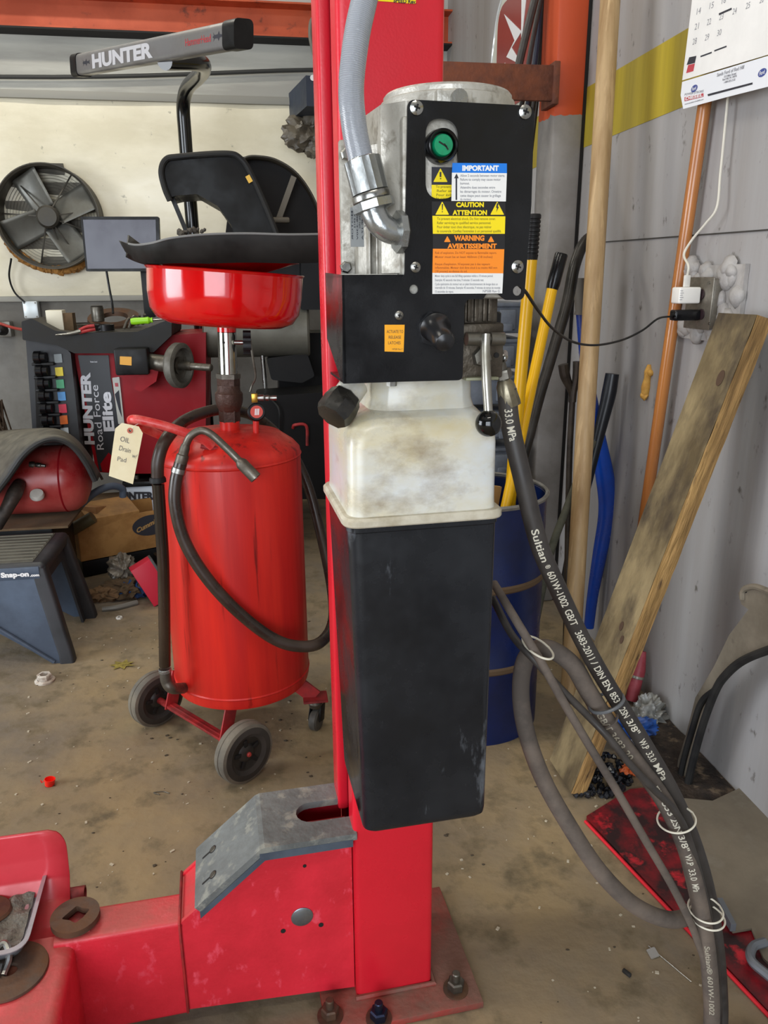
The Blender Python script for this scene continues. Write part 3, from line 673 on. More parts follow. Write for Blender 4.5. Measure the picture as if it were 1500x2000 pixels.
# valve block at the right under the plate
VB = M('grimy_valve_steel', '5b5348', .5, .7, d='3d352c', da=.5, ds=20, bump=.2, bs=90)
def ab(x, y, d): p = aL(x, y, d); return p.x, p.z
def pbox(mb, x0, y0, x1, y1, d, dep, bev=.002):
    a = aL(x0, y0, d); b = aL(x1, y1, d); return mb.bx(a.x, b.x, d, d+dep, b.z, a.z, bev)
mb = MB(); pbox(mb, 908, 572, 972, 640, .985, .10, .004)
for x in (915, 928, 945, 955): pbox(mb, x, 575, x+6, 628, .980, .01, .001)
mb.build('pump_casting', VB, pu)
mb = MB(); pbox(mb, 900, 632, 985, 660, .968, .11, .004); pbox(mb, 900, 655, 982, 738, .975, .10, .003)
mb.build('valve_block', VB, pu)
p = aL(972, 615, .985); MB().lathe([(0, 0), (.010, 0), (.010, .014), (.008, .016), (0, .016)], (p.x, 1.0, aL(972, 634, .985).z), (0, 0, 1), 24).build('socket_bolt', BLK, pu)
mb = MB(); 
for x0, x1 in ((911, 938), (957, 984)):
    a = aL(x0, 662, .955); b = aL(x1, 662, .955); mb.cyl((a.x, .955, a.z), (b.x, .955, b.z), .0085, n=20)
a = aL(938, 662, .955); b = aL(957, 662, .955); mb.cyl((a.x, .955, a.z), (b.x, .955, b.z), .005)
mb.build('lever_pivot', STEEL_D, pu)
p = aL(941, 697, .972); MB().lathe([(0, 0), (.014, 0), (.014, .006), (.012, .009), (.006, .010), (0, .010)], (p.x, .975, p.z), (0, -1, 0), 6).build('hex_plug', STEEL_D, pu, smooth=0)
p = aL(971, 694, .972); MB().cyl((p.x, .975, p.z), (p.x, .9735, p.z), .0035).build('port_hole', DARK, pu)
pts = [aL(949, 652, .945), aL(948, 690, .942), aL(950, 740, .935), aL(952, 775, .932), aL(954, 806, .93)]
lev = MB().tube(pts, [.0058, .0062, .0062, .0058, .0058], 16).build('release_lever', M('plated_lever', 'a9a69c', .3, .8, d='8a8578', da=.4, ds=14), pu)
p = aL(954, 827, .928); MB().sphere(p, .0172, n=36).build('ball_knob', M('ball_black', '0d0d0d', .1), lev)
a = aL(908, 742, .97); b = aL(972, 736, .97)
MB().bx(a.x, b.x, .965, 1.05, a.z-.001, a.z+.003, .001).build('gasket_plate', M('pale_green_plate', '8c8c74', .5, .4), pu)
# white translucent upper tank
TW = M('stained_translucent_tank', 'd4d8da', .2, d='c9bb92', da=.45, ds=6, sh=.16, st=(.8, .8, 1.3), d2='7c6648', d2a=.08, d2s=7, d2sh=.1, d2st=(.8, .8, 1.3), sss=.25)
x0, x1, y0, y1 = .1585, .3715, .957, 1.165
def tank_ring(sx, sy, r, z, ox=0, oy=0):
    cx, cy = (x0+x1)/2+ox, (y0+y1)/2+oy; return [V((cx+p.x, cy+p.y, z)) for p in rrect(-(x1-x0)/2*sx, (x1-x0)/2*sx, -(y1-y0)/2*sy, (y1-y0)/2*sy, r, 8)]
def loft(mb, rings, cap0=True, cap1=True):
    n = len(rings[0]); vs_ = [v for r_ in rings for v in r_]; fs = []
    for k in range(len(rings)-1):
        for i in range(n): j = (i+1) % n; fs.append([k*n+i, k*n+j, (k+1)*n+j, (k+1)*n+i])
    if cap0: fs.append(list(range(n))[::-1])
    if cap1: fs.append([(len(rings)-1)*n+i for i in range(n)])
    return mb.raw(vs_, fs)
zfl = aL(830, 1014, .955).z; zsh = aL(830, 838, .97).z
nk = .085
def neck_ring(r, z):
    pts = rrect(-(x1-x0)/2, (x1-x0)/2, -(y1-y0)/2, (y1-y0)/2, .03, 8); cx, cy = (x0+x1)/2+.008, (y0+y1)/2
    return [V((cx+r*p.normalized().x, cy+r*p.normalized().y, z)) for p in pts]
rings = [tank_ring(.985, .985, .024, zfl), tank_ring(.97, .97, .022, zfl+.02), tank_ring(.965, .965, .022, zsh-.022), tank_ring(.955, .955, .024, zsh-.008), tank_ring(.91, .91, .03, zsh+.004),
         tank_ring(.84, .84, .036, zsh+.014), [a.lerp(b, .8) for a, b in zip(tank_ring(.80, .8, .04, zsh+.026, .006), neck_ring(nk*1.02, zsh+.022))], neck_ring(nk, zsh+.034), neck_ring(nk-.003, zsh+.09)]
loft(MB(), rings).build('white_tank', TW, pu)
loft(MB(), [tank_ring(1.045, 1.045, .024, zfl-.006), tank_ring(1.06, 1.06, .026, zfl-.004), tank_ring(1.06, 1.06, .026, zfl+.003), tank_ring(1.03, 1.03, .024, zfl+.0065), tank_ring(.98, .98, .022, zfl+.007)]).build('tank_flange', M('cream_flange', 'c9c2b0', .35, d='a39880', da=.4, ds=18), pu)
# filler cap on the left shoulder
p = aL(663, 793, .995)
mb = MB(); ax = V((-.60, -.45, -.62)).normalized()
lob = [(0, 0), (.018, 0), (.0225, .004), (.0240, .012), (.0250, .016), (.0250, .034), (.0220, .040), (0, .042)]
mb.lathe(lob, p-ax*.020, ax, 8); cp_ = mb.build('filler_cap', M('greasy_black_cap', '1b1a18', .18, d='2e2b26', da=.5, ds=30), pu)
MB().cyl(p-ax*.04, p-ax*.01, .019, n=24).build('filler_neck', TW, pu)
# black lower tank
zb = aL(820, 1617, .957).z
def bt(z, s, r=.018): 
    k = (zfl-.006-z)/(zfl-zb); cx = (x0+x1)/2+.006*k; hw = (x1-x0)/2*(s)*(1-.07*k); hd = (y1-y0)/2*s*(1-.05*k)
    cy = y0+hd*1.0+.001+(1-s)*hd; return [V((cx+p.x, cy+p.y, z)) for p in rrect(-hw, hw, -hd, hd, r, 8)]
loft(MB(), [bt(zfl-.006, 1.0), bt(zfl-.014, 1.0), bt(zfl-.016, .985), bt((zfl+zb)/2, .985), bt(zb+.014, .985), bt(zb+.005, .975), bt(zb, .93)]).build('black_tank', BLK_TANK, pu)
MB().bx(.19, .35, 1.15, 1.206, 1.35, 1.40, .002).build('mounting_bracket', BLK, pu)
# flexible conduit feeding the motor ------------------------------------------
cd_ = thing('flexible_conduit', 'grey liquid tight flexible conduit with silver elbow fitting running into the motor box', 'conduit', aL(715, 330, .96), LZ)
pts = [V((.30, 1.19, 2.42)), V((.295, 1.06, 2.30)), V((.285, .995, 2.12)), aL(742, -160, .99), aL(716, -20, .985), aL(697, 70, .98), aL(686, 170, .975), aL(692, 250, .97), aL(706, 318, .965)]
P = catmull(pts, 24)
L_ = 0; rs = []
mb = MB(); n = len(P)
mb.tube(P, .0146, 28, 1)
mb.build('sleeve', M('grey_pvc_sleeve', '8f9298', .15, d='9fa2a8', da=.4, ds=50, bump=.45, bs=110, st=(1, 1, .25), coat=.5), cd_)
mb = MB(); acc = 0; nextd = 0
for i in range(1, n):
    acc += (P[i]-P[i-1]).length
    if acc > nextd:
        nextd += .0042; t_ = (P[i]-P[i-1]).normalized(); mb.lathe([(.0140, -.0012), (.0151, -.0003), (.0151, .0003), (.0140, .0012)], P[i], t_, 24)
mb.build('sleeve_ribs', M('grey_pvc_ribs', '9a9da3', .12, coat=.6), cd_)
f0 = aL(707, 312, .965); f1 = aL(724, 378, .962); ax = (f1-f0).normalized(); Lf = (f1-f0).length
mb = MB(); pr = []
for i in range(32): a = 2*math.pi*i/32; r_ = .0222 if i % 2 else .0212; pr.append((r_*math.cos(a), r_*math.sin(a)))
xx = ax.orthogonal().normalized(); yy = ax.cross(xx)
mb.prism(pr, lambda u, v, w_: f0+xx*u+yy*v+ax*w_, Lf*.96)
mb.lathe([(.0, 0), (.0165, -.002), (.0212, .003)], f0, ax, 32)
mb.build('gland_nut', ZINC, cd_)
MB().lathe([(0, 0), (.0225, 0), (.0235, .002), (.0235, .007), (.022, .009), (.0, .009)], f1, ax, 36).build('ferrule_ring', STEEL, cd_)
MB().lathe([(0, 0), (.0255, 0), (.0255, .009), (.018, .011), (0, .011)], f1+ax*.009, ax, 8).build('hex_body', ZINC, cd_, smooth=0)
pts = [f1+ax*.012, aL(730, 412, .957), aL(742, 436, .953), aL(760, 450, .952), aL(780, 456, .952)]
MB().tube(pts, [.0155, .016, .0155, .015, .014], 28).build('elbow', ZINC, cd_)
p = aL(779, 455, .952)
MB().lathe([(0, 0), (.0245, 0), (.0245, .008), (.021, .0105), (0, .0105)], p-V((.003, 0, -.001)), V((1, .12, .0)), 8).build('locknut', ZINC, cd_, smooth=0)
XF = Matrix.Identity(4)
# ================================================================ hydraulic hoses: hang in front right of the column
XF = LIFT
def hose(name, pts, r, mat, label, cat='hose', group=None, n=18):
    return tag(MB().tube(pts, r, n, 10).build(name, mat), label, cat, group)
def hose_text(s, pts, r, start, size, fit=None, bold=.03, mat=WHITE_INK, phi=0.0, parent=None):
    P = catmull(pts, 14); cum = [0]
    for a, b in zip(P, P[1:]): cum.append(cum[-1]+(b-a).length)
    camL = ILIFT @ V((0, 0, CH))
    def at_(d):
        d = max(0, min(cum[-1]-1e-5, d)); i = 0
        while cum[i+1] < d: i += 1
        t_ = (d-cum[i])/max(1e-9, cum[i+1]-cum[i]); c = P[i].lerp(P[i+1], t_)
        T_ = (P[min(i+2, len(P)-1)]-P[max(i-1, 0)]).normalized(); return c, T_
    def f(u, v, w_):
        c, T_ = at_(start+u); N_ = (camL-c); N_ = (N_-T_*N_.dot(T_)).normalized(); B_ = N_.cross(T_)
        a = (v-size*.36)/r+phi; return c+(N_*math.cos(a)+B_*math.sin(a))*(r+.0004)
    mb = MB().text(s, f, size, bold=bold, sub=1, fit=fit); return mb.build('lettering', mat, parent)
dA = 1.0
hA = [aL(x, y, d) for x, y, d in ((990, 760, 1.0), (997, 830, .995), (1022, 940, .985), (1052, 1060, .98), (1090, 1150, .985), (1130, 1235, .99), (1170, 1310, .99), (1220, 1392, .98), (1268, 1470, .97), (1315, 1552, .98), (1353, 1640, .985), (1382, 1740, .985), (1400, 1850, .98), (1408, 1960, .975), (1410, 2080, .97))]
hA += [V((hA[-1].x+.01, .93, .05)), V((hA[-1].x+.07, .82, .0145)), V((hA[-1].x+.25, .70, .0145))]
hz = thing('hydraulic_hose', 'long black hydraulic hose with white printing running down from the valve block', 'hose', hA[0]-V((0, 0, .02)), LZ)
MB().tube(hA, .0135, 20, 12).build('hose_tube', HOSE_BLK, hz)
def arc(pts, x, y):
    P = catmull(pts, 14); acc = 0; best = (1e9, 0)
    for i, p in enumerate(P):
        if i: acc += (P[i]-P[i-1]).length
        q = proj(LIFT @ p); d_ = (q[0]-x)**2+(q[1]-y)**2
        if d_ < best[0]: best = (d_, acc)
    return best[1]
def htext(s, pts, r, p0, p1, parent, mat, phi=0.0, size=.0150):
    a0, a1 = arc(pts, *p0), arc(pts, *p1); return hose_text(s, pts, r, a0, size, fit=a1-a0, parent=parent, mat=mat, phi=phi, bold=.015)
htext('33.0 MPa', hA, .0135, (1000, 795), (1012, 860), hz, HOSE_INK)
acc_ = 0
for s_, p0, p1 in (('Sultian', (1054, 1028), (1074, 1085)), ('®', (1076, 1088), (1079, 1093)), ('601W-1002', (1082, 1102), (1108, 1170)), ('GB/T', (1110, 1180), (1123, 1212)), ('3683-2011', (1126, 1219), (1150, 1280)), ('/', (1153, 1286), (1156, 1291)), ('DIN', (1158, 1294), (1170, 1315)), ('EN', (1174, 1322), (1183, 1338)), ('853', (1188, 1345), (1201, 1363)), ('2SN', (1207, 1373), (1219, 1392)), ('3/8"', (1225, 1400), (1241, 1422)), ('W.P', (1247, 1433), (1258, 1450)), ('33.0', (1261, 1456), (1273, 1475)), ('MPa', (1276, 1482), (1291, 1508))):
    htext(s_, hA, .0135, p0, p1, hz, HOSE_INK, size=.0150 if s_ != '®' else .010)
a = aL(974, 700, 1.0); b = aL(980, 722, 1.0); c = aL(984, 742, 1.0); d_ = aL(998, 793, .997)
MB().tube([a, b, c], .0075, 16).build('hose_stem', STEEL_D, hz)
MB().lathe([(0, 0), (.012, 0), (.0125, .003), (.0125, .012), (0, .012)], b, c-b, 6).build('hose_nut', STEEL_D, hz, smooth=0)
MB().lathe([(0, 0), (.009, 0), (.0130, .008), (.0146, (d_-c).length-.006), (.0142, (d_-c).length), (0, (d_-c).length)], c, d_-c, 10).build('crimp_ferrule', M('crimped_ferrule', '8c8470', .4, .8, d='6e6654', da=.5, ds=30), hz)
MB().tube([aL(972, 690, 1.0), aL(984, 700, .985), aL(985, 690, 1.0)], .005, 10).build('elbow', STEEL, hz)
hB = [aL(x, y, d) for x, y, d in ((1392, 2080, .94), (1390, 1960, .94), (1381, 1850, .945), (1363, 1750, .95), (1337, 1650, .952), (1300, 1570, .958), (1250, 1498, .97), (1196, 1425, .985), (1150, 1352, .995), (1115, 1295, 1.005), (1065, 1266, 1.02), (1028, 1285, 1.05), (1017, 1350, 1.06), (1028, 1430, 1.05), (1060, 1520, 1.04), (1110, 1610, 1.02), (1170, 1700, 1.0), (1235, 1765, .985), (1300, 1795, .975), (1345, 1788, .985), (1375, 1750, 1.01), (1388, 1800, 1.01), (1400, 1900, 1.0), (1402, 2080, .99))]
hB = [V((hB[0].x+.22, .62, .0155)), V((hB[0].x+.05, .78, .0155)), V((hB[0].x, .88, .045))]+hB
hz2 = thing('hydraulic_hose', 'dusty grey brown hydraulic hose curling over and looping low above the floor', 'hose', hB[13], LZ)
MB().tube(hB, .0145, 20, 12).build('hose_tube', HOSE_DUST, hz2)
hr = [hB[i] for i in range(13, -1, -1)]
htext('GB/T 3683-20', hr, .0145, (1172, 1382), (1238, 1470), hz2, HOSE_INK_D, phi=-.25)
for s_, p0, p1 in (('EN', (1268, 1528), (1280, 1552)), ('853', (1285, 1560), (1298, 1582)), ('2SN', (1303, 1590), (1315, 1614)), ('3/8"', (1322, 1624), (1334, 1650)), ('W.P', (1338, 1656), (1346, 1678)), ('33.0', (1349, 1684), (1356, 1706)), ('MPa', (1358, 1710), (1365, 1730))):
    htext(s_, hr, .0145, p0, p1, hz2, HOSE_INK)
htext('Sultian® 601W-1002', hr, .0145, (1380, 1835), (1390, 1970), hz2, HOSE_INK_D, size=.012)
hC = [aL(x, y, d) for x, y, d in ((965, 1140, 1.1), (1010, 1215, 1.0), (1055, 1290, .975), (1100, 1370, .965), (1150, 1455, .96), (1205, 1545, .955), (1260, 1640, .95), (1318, 1740, .945), (1360, 1830, .945), (1384, 1920, .94), (1390, 2080, .94))]
hC += [V((hC[-1].x-.01, .84, .04)), V((hC[-1].x+.06, .72, .007)), V((hC[-1].x+.22, .58, .007))]
hose('air_line', hC, .0068, HOSE_DUST, 'thin dusty grey tube running alone diagonally left of the printed hoses', 'tube', None, 12)
hD = [aL(x, y, d) for x, y, d in ((962, 1168, 1.1), (1000, 1240, 1.03), (1045, 1290, .985), (1090, 1340, .975), (1150, 1400, .965), (1188, 1440, .95), (1230, 1492, .94), (1275, 1540, .935), (1318, 1584, .935), (1346, 1640, .94), (1374, 1740, .95), (1396, 1850, .955), (1404, 1960, .955), (1408, 2080, .95))]
hD += [V((hD[-1].x+.03, .90, .05)), V((hD[-1].x+.12, .84, .0065)), V((hD[-1].x+.3, .78, .0065))]
hose('air_line', hD, .006, HOSE_BLK, 'thin glossy black tube lying along the printed hydraulic hoses', 'tube', None, 12)
TIEW = M('white_zip_tie', 'd8d2c0', .4); TIEG = M('grey_zip_tie', '5d5f62', .35)
def tie(x, y, dx, dy, d, wpx, dep, mat, label, w=.0017, tilt=0.0):
    """closed band round the hoses at photo point x,y; the bundle runs along dx,dy there, wpx wide"""
    c = aL(x, y, d); t_ = (aL(x+dx, y+dy, d)-c).normalized(); n_ = V((0, 1, 0)); s_ = t_.cross(n_).normalized(); hw = (aL(x+wpx/2, y, d)-c).length
    pts = [c+s_*(hw*math.cos(a))+n_*(dep*math.sin(a))+t_*(tilt*math.cos(a)) for a in [2*math.pi*k/12 for k in range(13)]]
    o = MB().tube(pts, w, 8, 4, cap=False).build('zip_tie', mat)
    return tag(o, label, 'zip tie', 'zip ties around the hoses')
tie(1050, 1264, 50, 80, .99, 34, .040, TIEW, 'white zip tie where the thin tubes cross the curled dusty hose', tilt=.012)
tie(1184, 1372, 50, 80, .98, 62, .022, TIEG, 'grey zip tie binding the printed hose to the dusty hose', w=.0028, tilt=.006)
tie(1183, 1402, 50, 80, .985, 42, .022, HOSE_DUST, 'dusty narrow zip tie just below the grey zip tie')
tie(1321, 1600, 50, 110, .960, 60, .031, TIEW, 'white zip tie around the hose bundle beside the red steel plate', tilt=.006)
tie(1378, 1776, 30, 110, .955, 50, .031, TIEW, 'upper of the two white zip ties low on the hose bundle', tilt=.007)
tie(1381, 1790, 30, 110, .955, 50, .031, TIEW, 'lower of the two white zip ties low on the hose bundle', tilt=.009)
XF = Matrix.Identity(4)
# ================================================================ oil drain on wheels
def lnp(mb, s, p0, p1, cap, at_, off=V((0, -.0006, 0)), nrm=None, bold=.03):
    """printed line between two photo points p0 -> p1 with capital height cap px; at_(x,y) gives the surface point"""
    a = at_(*p0); b = at_(*p1); ux = (b-a); L_ = ux.length; ux.normalize(); n_ = V(nrm) if nrm is not None else V((0, -1, 0))
    uy = n_.cross(ux).normalized(); dx, dy = p1[0]-p0[0], p1[1]-p0[1]; k = cap/math.hypot(dx, dy)
    c = at_(p0[0]+dy*k, p0[1]-dx*k); h = (c-a).length
    return mb.text(s, lambda u, v, w_: a+off+ux*u+uy*v, h/.72, fit=L_, bold=bold)
cx, cy, R = -.105, 2.285, .213
od = thing('oil_drain', 'upright red oil drain tank on wheels with a round red catch pan on top', 'oil drain', (cx, cy, 0))
zb = aY(460, 1386, cy-R).z; zs = aY(470, 915, cy-R).z; zd = aY(443, 838, cy).z
MB().lathe([(0, zb-.012), (R*.9, zb-.01), (R-.004, zb-.004), (R, zb+.01), (R, zs), (R-.002, zs+.012), (R-.018, zs+.03), (R*.72, zd-.012), (R*.35, zd-.001), (0, zd)], (cx, cy, 0), n=72).build('tank', RED_TANK, od)
for z in (zs-.004, zb+.03): MB().lathe([(R, z-.004), (R+.0025, z), (R, z+.004)], (cx, cy, 0), n=72).build('weld_seam', RED_TANK, od)
S = .4
pp = aY(443, 836, cy)
px_ = aY(448, 815, cy).x; STEM = []
def Z(y): return aY(443, y, cy).z
MB().lathe([(.029, Z(842)), (.029, Z(822))], (px_, cy, 0), n=28).build('neck', RED_TANK, od)
mb = MB(); mb.lathe([(.0, Z(823)), (.031, Z(823)), (.031, Z(800)), (.0, Z(800))], (px_, cy, 0), n=6); mb.lathe([(.029, Z(803)), (.036, Z(793)), (.040, Z(782)), (.040, Z(768)), (.034, Z(763)), (.032, Z(752))], (px_, cy, 0), n=36)
mb.lathe([(0, Z(755)), (.033, Z(755)), (.033, Z(738)), (0, Z(738))], (px_, cy, 0), n=6); mb.build('ball_valve', BRONZE, od); STEM.append(bpy.context.scene.collection.objects[-1])
MB().lathe([(0, Z(739)), (.035, Z(739)), (.035, Z(730)), (0, Z(730))], (px_, cy, 0), n=6).build('lock_nut', STEEL_D, od, smooth=0); STEM.append(bpy.context.scene.collection.objects[-1])
MB().lathe([(.0265, Z(732)), (.0265, Z(655)), (.0265, Z(649)), (.023, Z(648)), (.023, Z(642))], (px_, cy, 0), n=36).build('chrome_stem', M('worn_chrome', 'b5b2a8', .18, 1.0, d='8e8a7e', da=.45, ds=9), od); STEM.append(bpy.context.scene.collection.objects[-1])
MB().lathe([(0, 0), (.0035, 0), (.0035, .001), (0, .001)], (px_-.008, cy-.0255, Z(668)), (0, -1, 0), 12).build('stem_hole', DARK, od); STEM.append(bpy.context.scene.collection.objects[-1])
MB().lathe([(.027, Z(648)), (.027, Z(632))], (px_, cy, 0), n=28).build('pan_socket', RED_PAN, od); STEM.append(bpy.context.scene.collection.objects[-1])
k = aY(478, 668, cy-.02)-V((.012, 0, 0)); mb = MB()
mb.prism([((.022 if i % 4 < 2 else .0265)*math.cos(2*math.pi*i/32), (.022 if i % 4 < 2 else .0265)*math.sin(2*math.pi*i/32)) for i in range(32)], lambda u, v, w_: k+V((w_, u*.8, v*1.3)), .022)
mb.build('height_knob', BLK, od); STEM.append(bpy.context.scene.collection.objects[-1])
MB().cyl(k-V((.025, 0, 0)), k, .006).build('knob_bolt', STEEL, od); STEM.append(bpy.context.scene.collection.objects[-1])
MB().tube([aY(488, 662, cy-.03), aY(494, 700, cy-.03), aY(499, 735, cy-.02), aY(492, 752, cy-.01), aY(488, 765, cy-.01)], .0035, 8).build('valve_lever', STEEL_D, od)
g = aY(500, 807, cy-.05)
MB().lathe([(0, 0), (.024, 0), (.026, .004), (.026, .018), (.023, .022), (0, .0215)], g+V((0, .012, 0)), (.1, -1, .25), 28).build('gauge', BLK, od)
gq = g+V((.002, -.0105, .0055)); gx = V((1, .1, 0)).normalized(); gz = V((0, .25, 1)).normalized()
MB().prism(circ(0, 0, .018, 28), plane(gq, gx, gz), .0006).build('gauge_face', M('gauge_red', 'c8483c', .4), od)
mb = MB()
for i in (-1, 0, 1): mb.prism([(i*.0045-.0015, -.009), (i*.0045+.0015, -.009), (i*.0045+.0035, .009), (i*.0045+.0005, .009)], plane(gq+V((0, -.0012, 0)), gx, gz), .0003)
mb.build('gauge_marks', WHITE_INK, od)
MB().tube([aY(500, 852, cy-.05), aY(500, 822, cy-.05)], .009, 14, 1).build('air_inlet_pipe', RED_TANK, od)
b_ = aY(497, 777, cy-.05); MB().box(b_, (.018, .018, .026), None, .002).build('brass_tee', BRASS, od)
e_ = aY(536, 777, cy-.05); dx = (e_-b_)
MB().lathe([(.007, 0), (.010, .008), (.010, .02), (.0065, .023), (.0085, .027), (.0085, .034), (.0055, .037), (.0075, .044), (.0075, dx.length)], b_+dx.normalized()*.006, dx, 18).build('quick_connector', STEEL, od)
# catch pan, slightly tilted
zr = aY(443, 528, cy).z; zbp = Z(636)
mb = MB(); Rp = .2165
mb.lathe([(0, 0), (.10, -.0005), (.160, .003), (.190, .016), (.207, .042), (.2125, .085), (.2135, zr-zbp-.008), (.2185, zr-zbp-.002), (.2165, zr-zbp), (.2100, zr-zbp-.004), (.208, .08), (.195, .03), (.15, .012), (.05, .008), (0, .006)], (0, 0, 0), n=80)
tilt = Matrix.Translation((px_-.003, cy, zbp)) @ Matrix.Rotation(math.radians(2.6), 4, 'Y')
mb.bm.transform(tilt); mb.build('catch_pan', RED_PAN, od); STEM.append(bpy.context.scene.collection.objects[-1])
lean = Matrix.Translation(V((px_, cy, Z(836)))-od.location) @ Matrix.Rotation(math.radians(1.7), 4, 'Y') @ Matrix.Translation(od.location-V((px_, cy, Z(836))))
for o in STEM: o.data.transform(lean)
# axle, wheels, caster
wl = fl(310, 1412); wr = fl(480, 1521); ax = (wr-wl); ax.z = 0; ax.normalize()
rw = .094
MB().cyl(wl+V((0, 0, rw)), wr+V((0, 0, rw)), .011).build('axle', RED_DULL, od)
TYRE = M('dusty_grey_tyre', '5d5950', .85, d='7b7466', da=.5, ds=10); TYRE_S = M('tyre_sidewall', '2b2825', .7, d='423d37', da=.5, ds=9)
for i, c in enumerate((wl, wr)):
    c = c+V((0, 0, rw))+ax*(.0 if i else -.0)
    mb = MB(); mb.lathe([(rw-.012, -.024), (rw-.003, -.021), (rw, -.014), (rw, -.003), (rw-.002, -.002), (rw-.002, .002), (rw, .003), (rw, .014), (rw-.003, .021), (rw-.012, .024)], c, ax, 56)
    wh = mb.build('wheel', TYRE, od)
    mb = MB(); mb.lathe([(rw-.012, .024), (rw-.03, .026), (rw-.036, .021), (rw-.042, .018)], c, ax, 56); mb.lathe([(rw-.012, -.024), (rw-.03, -.026), (rw-.036, -.021), (rw-.042, -.018)], c, ax, 56)
    mb.build('sidewall', TYRE_S, wh)
    mb = MB(); mb.lathe([(rw-.041, .018), (.03, .012), (.022, .020), (.012, .022), (0, .022)], c, ax, 40); mb.lathe([(rw-.041, -.018), (.02, -.014), (0, -.014)], c, ax, 40)
    xx = ax.orthogonal().normalized(); yy = ax.cross(xx)
    rm = mb.build('rim', M('black_rim', '1d1b19', .5, d='322e29', da=.5, ds=20), wh)
    for q in range(5):
        a = q*2*math.pi/5+.4; d_ = xx*math.cos(a)+yy*math.sin(a)
        MB().bar(c+ax*.0165+d_*.024, c+ax*.0185+d_*.046, .012, .004, ax, .001).build('rim_slot', DARK, wh)
    MB().lathe([(.0075, .02), (.0075, .026), (.005, .029), (0, .029)], c, ax, 12).build('hub_cap', M('hub_red', 'b03a34', .5), wh)
wm = wl.lerp(wr, .5)
for t_ in (.18, .8):
    q = wl.lerp(wr, t_); MB().bar(q+V((0, 0, .085)), q+V((.03, .03, zb+.01)), .045, .006, ax, .002).build('axle_bracket', RED_DULL, od)
MB().bar(wl.lerp(wr, .12)+V((0, 0, .10)), wl.lerp(wr, .85)+V((0, 0, .10)), .03, .008, (0, 0, 1)).build('axle_bar', RED_DULL, od)
for cxp, cyp in ((618, 1424), ):
    q = fl(cxp, cyp)
    for dq in (V((0, 0, 0)), V((-.12, .25, 0))):
        c = q+dq+V((0, 0, .036)); wd = V((.8, -.45, 0)).normalized()
        MB().bx(c.x-.04, c.x+.04, c.y-.035, c.y+.035, .115, .122, .003).build('caster_plate', RED_DULL, od)
        MB().lathe([(0, -.03), (.02, -.03), (.024, -.015), (.016, 0)], (c.x, c.y, .115), n=20).build('swivel', STEEL_D, od)
        MB().bar(c+wd*.02, V((c.x+.008, c.y+.01, .092))+wd*.018, .035, .004, wd, .001).bar(c-wd*.02, V((c.x+.008, c.y+.01, .092))-wd*.018, .035, .004, wd, .001).build('caster_fork', BLK, od)
        MB().lathe([(0, -.014), (.03, -.014), (.036, -.009), (.036, .009), (.03, .014), (0, .014)], c, wd, 32).build('caster_wheel', M('grey_caster', '3b3a38', .5, d='5a564e', da=.5, ds=20), od)
        MB().bar(V((c.x, c.y, .12)), V((cx+(c.x-cx)*.6, cy+(c.y-cy)*.6, zb)), .05, .01, (0, 1, 0)).build('caster_bracket', RED_DULL, od)
# handle
mb = MB(); h0 = aY(258, 819, 2.10)
mb.tube([aY(414, 872, 2.12), aY(395, 858, 2.11), aY(335, 836, 2.1), aY(285, 823, 2.1), aY(262, 819, 2.105), aY(257, 822, 2.14), aY(268, 830, 2.19), aY(330, 858, 2.27), aY(360, 872, 2.30)], .0125, 18)
mb.build('handle', M('scuffed_red_handle', 'c8302e', .4, d='e07a72', da=.35, ds=16), od)
MB().tube([aY(392, 872, 2.12), aY(418, 876, 2.12), aY(440, 874, 2.14)], .006, 8).build('handle_weld', RED_DULL, od)
# hose: elbow at the foot, up over the top, round the back and to the nozzle
el = aY(326, 1335, 2.12)
MB().tube([aY(323, 1306, 2.10), aY(325, 1330, 2.10), aY(336, 1344, 2.10), aY(358, 1344, 2.15)], .0165, 20).build('drain_elbow', STEEL_D, od)
MB().lathe([(.0165, -.01), (.0185, -.008), (.0185, .0), (.0165, .002)], aY(322, 1307, 2.10), (0, 0, 1), 24).build('hose_clamp', ZINC, od)
MB().tube([aY(322, 1300, 2.10), aY(321, 1200, 2.10), aY(319, 1100, 2.10), aY(314, 1020, 2.10), aY(309, 945, 2.10)], .0168, 20).build('lower_hose', M('oily_black_hose', '211b16', .2, d='3a2c1e', da=.4, ds=5, st=(1, 1, .3)), od)
c0 = aY(308, 937, 2.10); MB().lathe([(.017, -.008), (.0225, -.006), (.0225, .002), (.0195, .008)], c0, (0, 0, 1), 24).build('hose_coupler', BLK, od)
hp = [aY(308, 935, 2.10), aY(309, 900, 2.10), aY(322, 862, 2.12), aY(352, 828, 2.2), aY(392, 808, 2.32), aY(440, 800, 2.42), aY(500, 815, 2.52), aY(560, 870, 2.56), aY(600, 945, 2.55), aY(628, 1050, 2.50), aY(648, 1150, 2.38), aY(650, 1215, 2.22), aY(625, 1255, 2.08), aY(580, 1262, 2.045), aY(530, 1245, 2.04), aY(465, 1195, 2.035), aY(405, 1130, 2.035), aY(362, 1060, 2.04), aY(343, 990, 2.045), aY(344, 940, 2.05), aY(353, 905, 2.055)]
MB().tube(hp, .0172, 20).build('suction_hose', HOSE_BRN, od)
d_ = (aY(362, 872, 2.06)-hp[-1]).normalized()
MB().lathe([(.0175, -.028), (.0195, -.027), (.0195, -.014), (.0175, -.013)], hp[-1], d_, 24).build('worm_clamp', STEEL, od)
MB().lathe([(.014, -.02), (.0165, -.012), (.0165, .01), (.0135, .013), (.013, .03), (.011, .04)], hp[-1]+d_*.012, d_, 24).build('hose_adapter', STEEL_D, od)
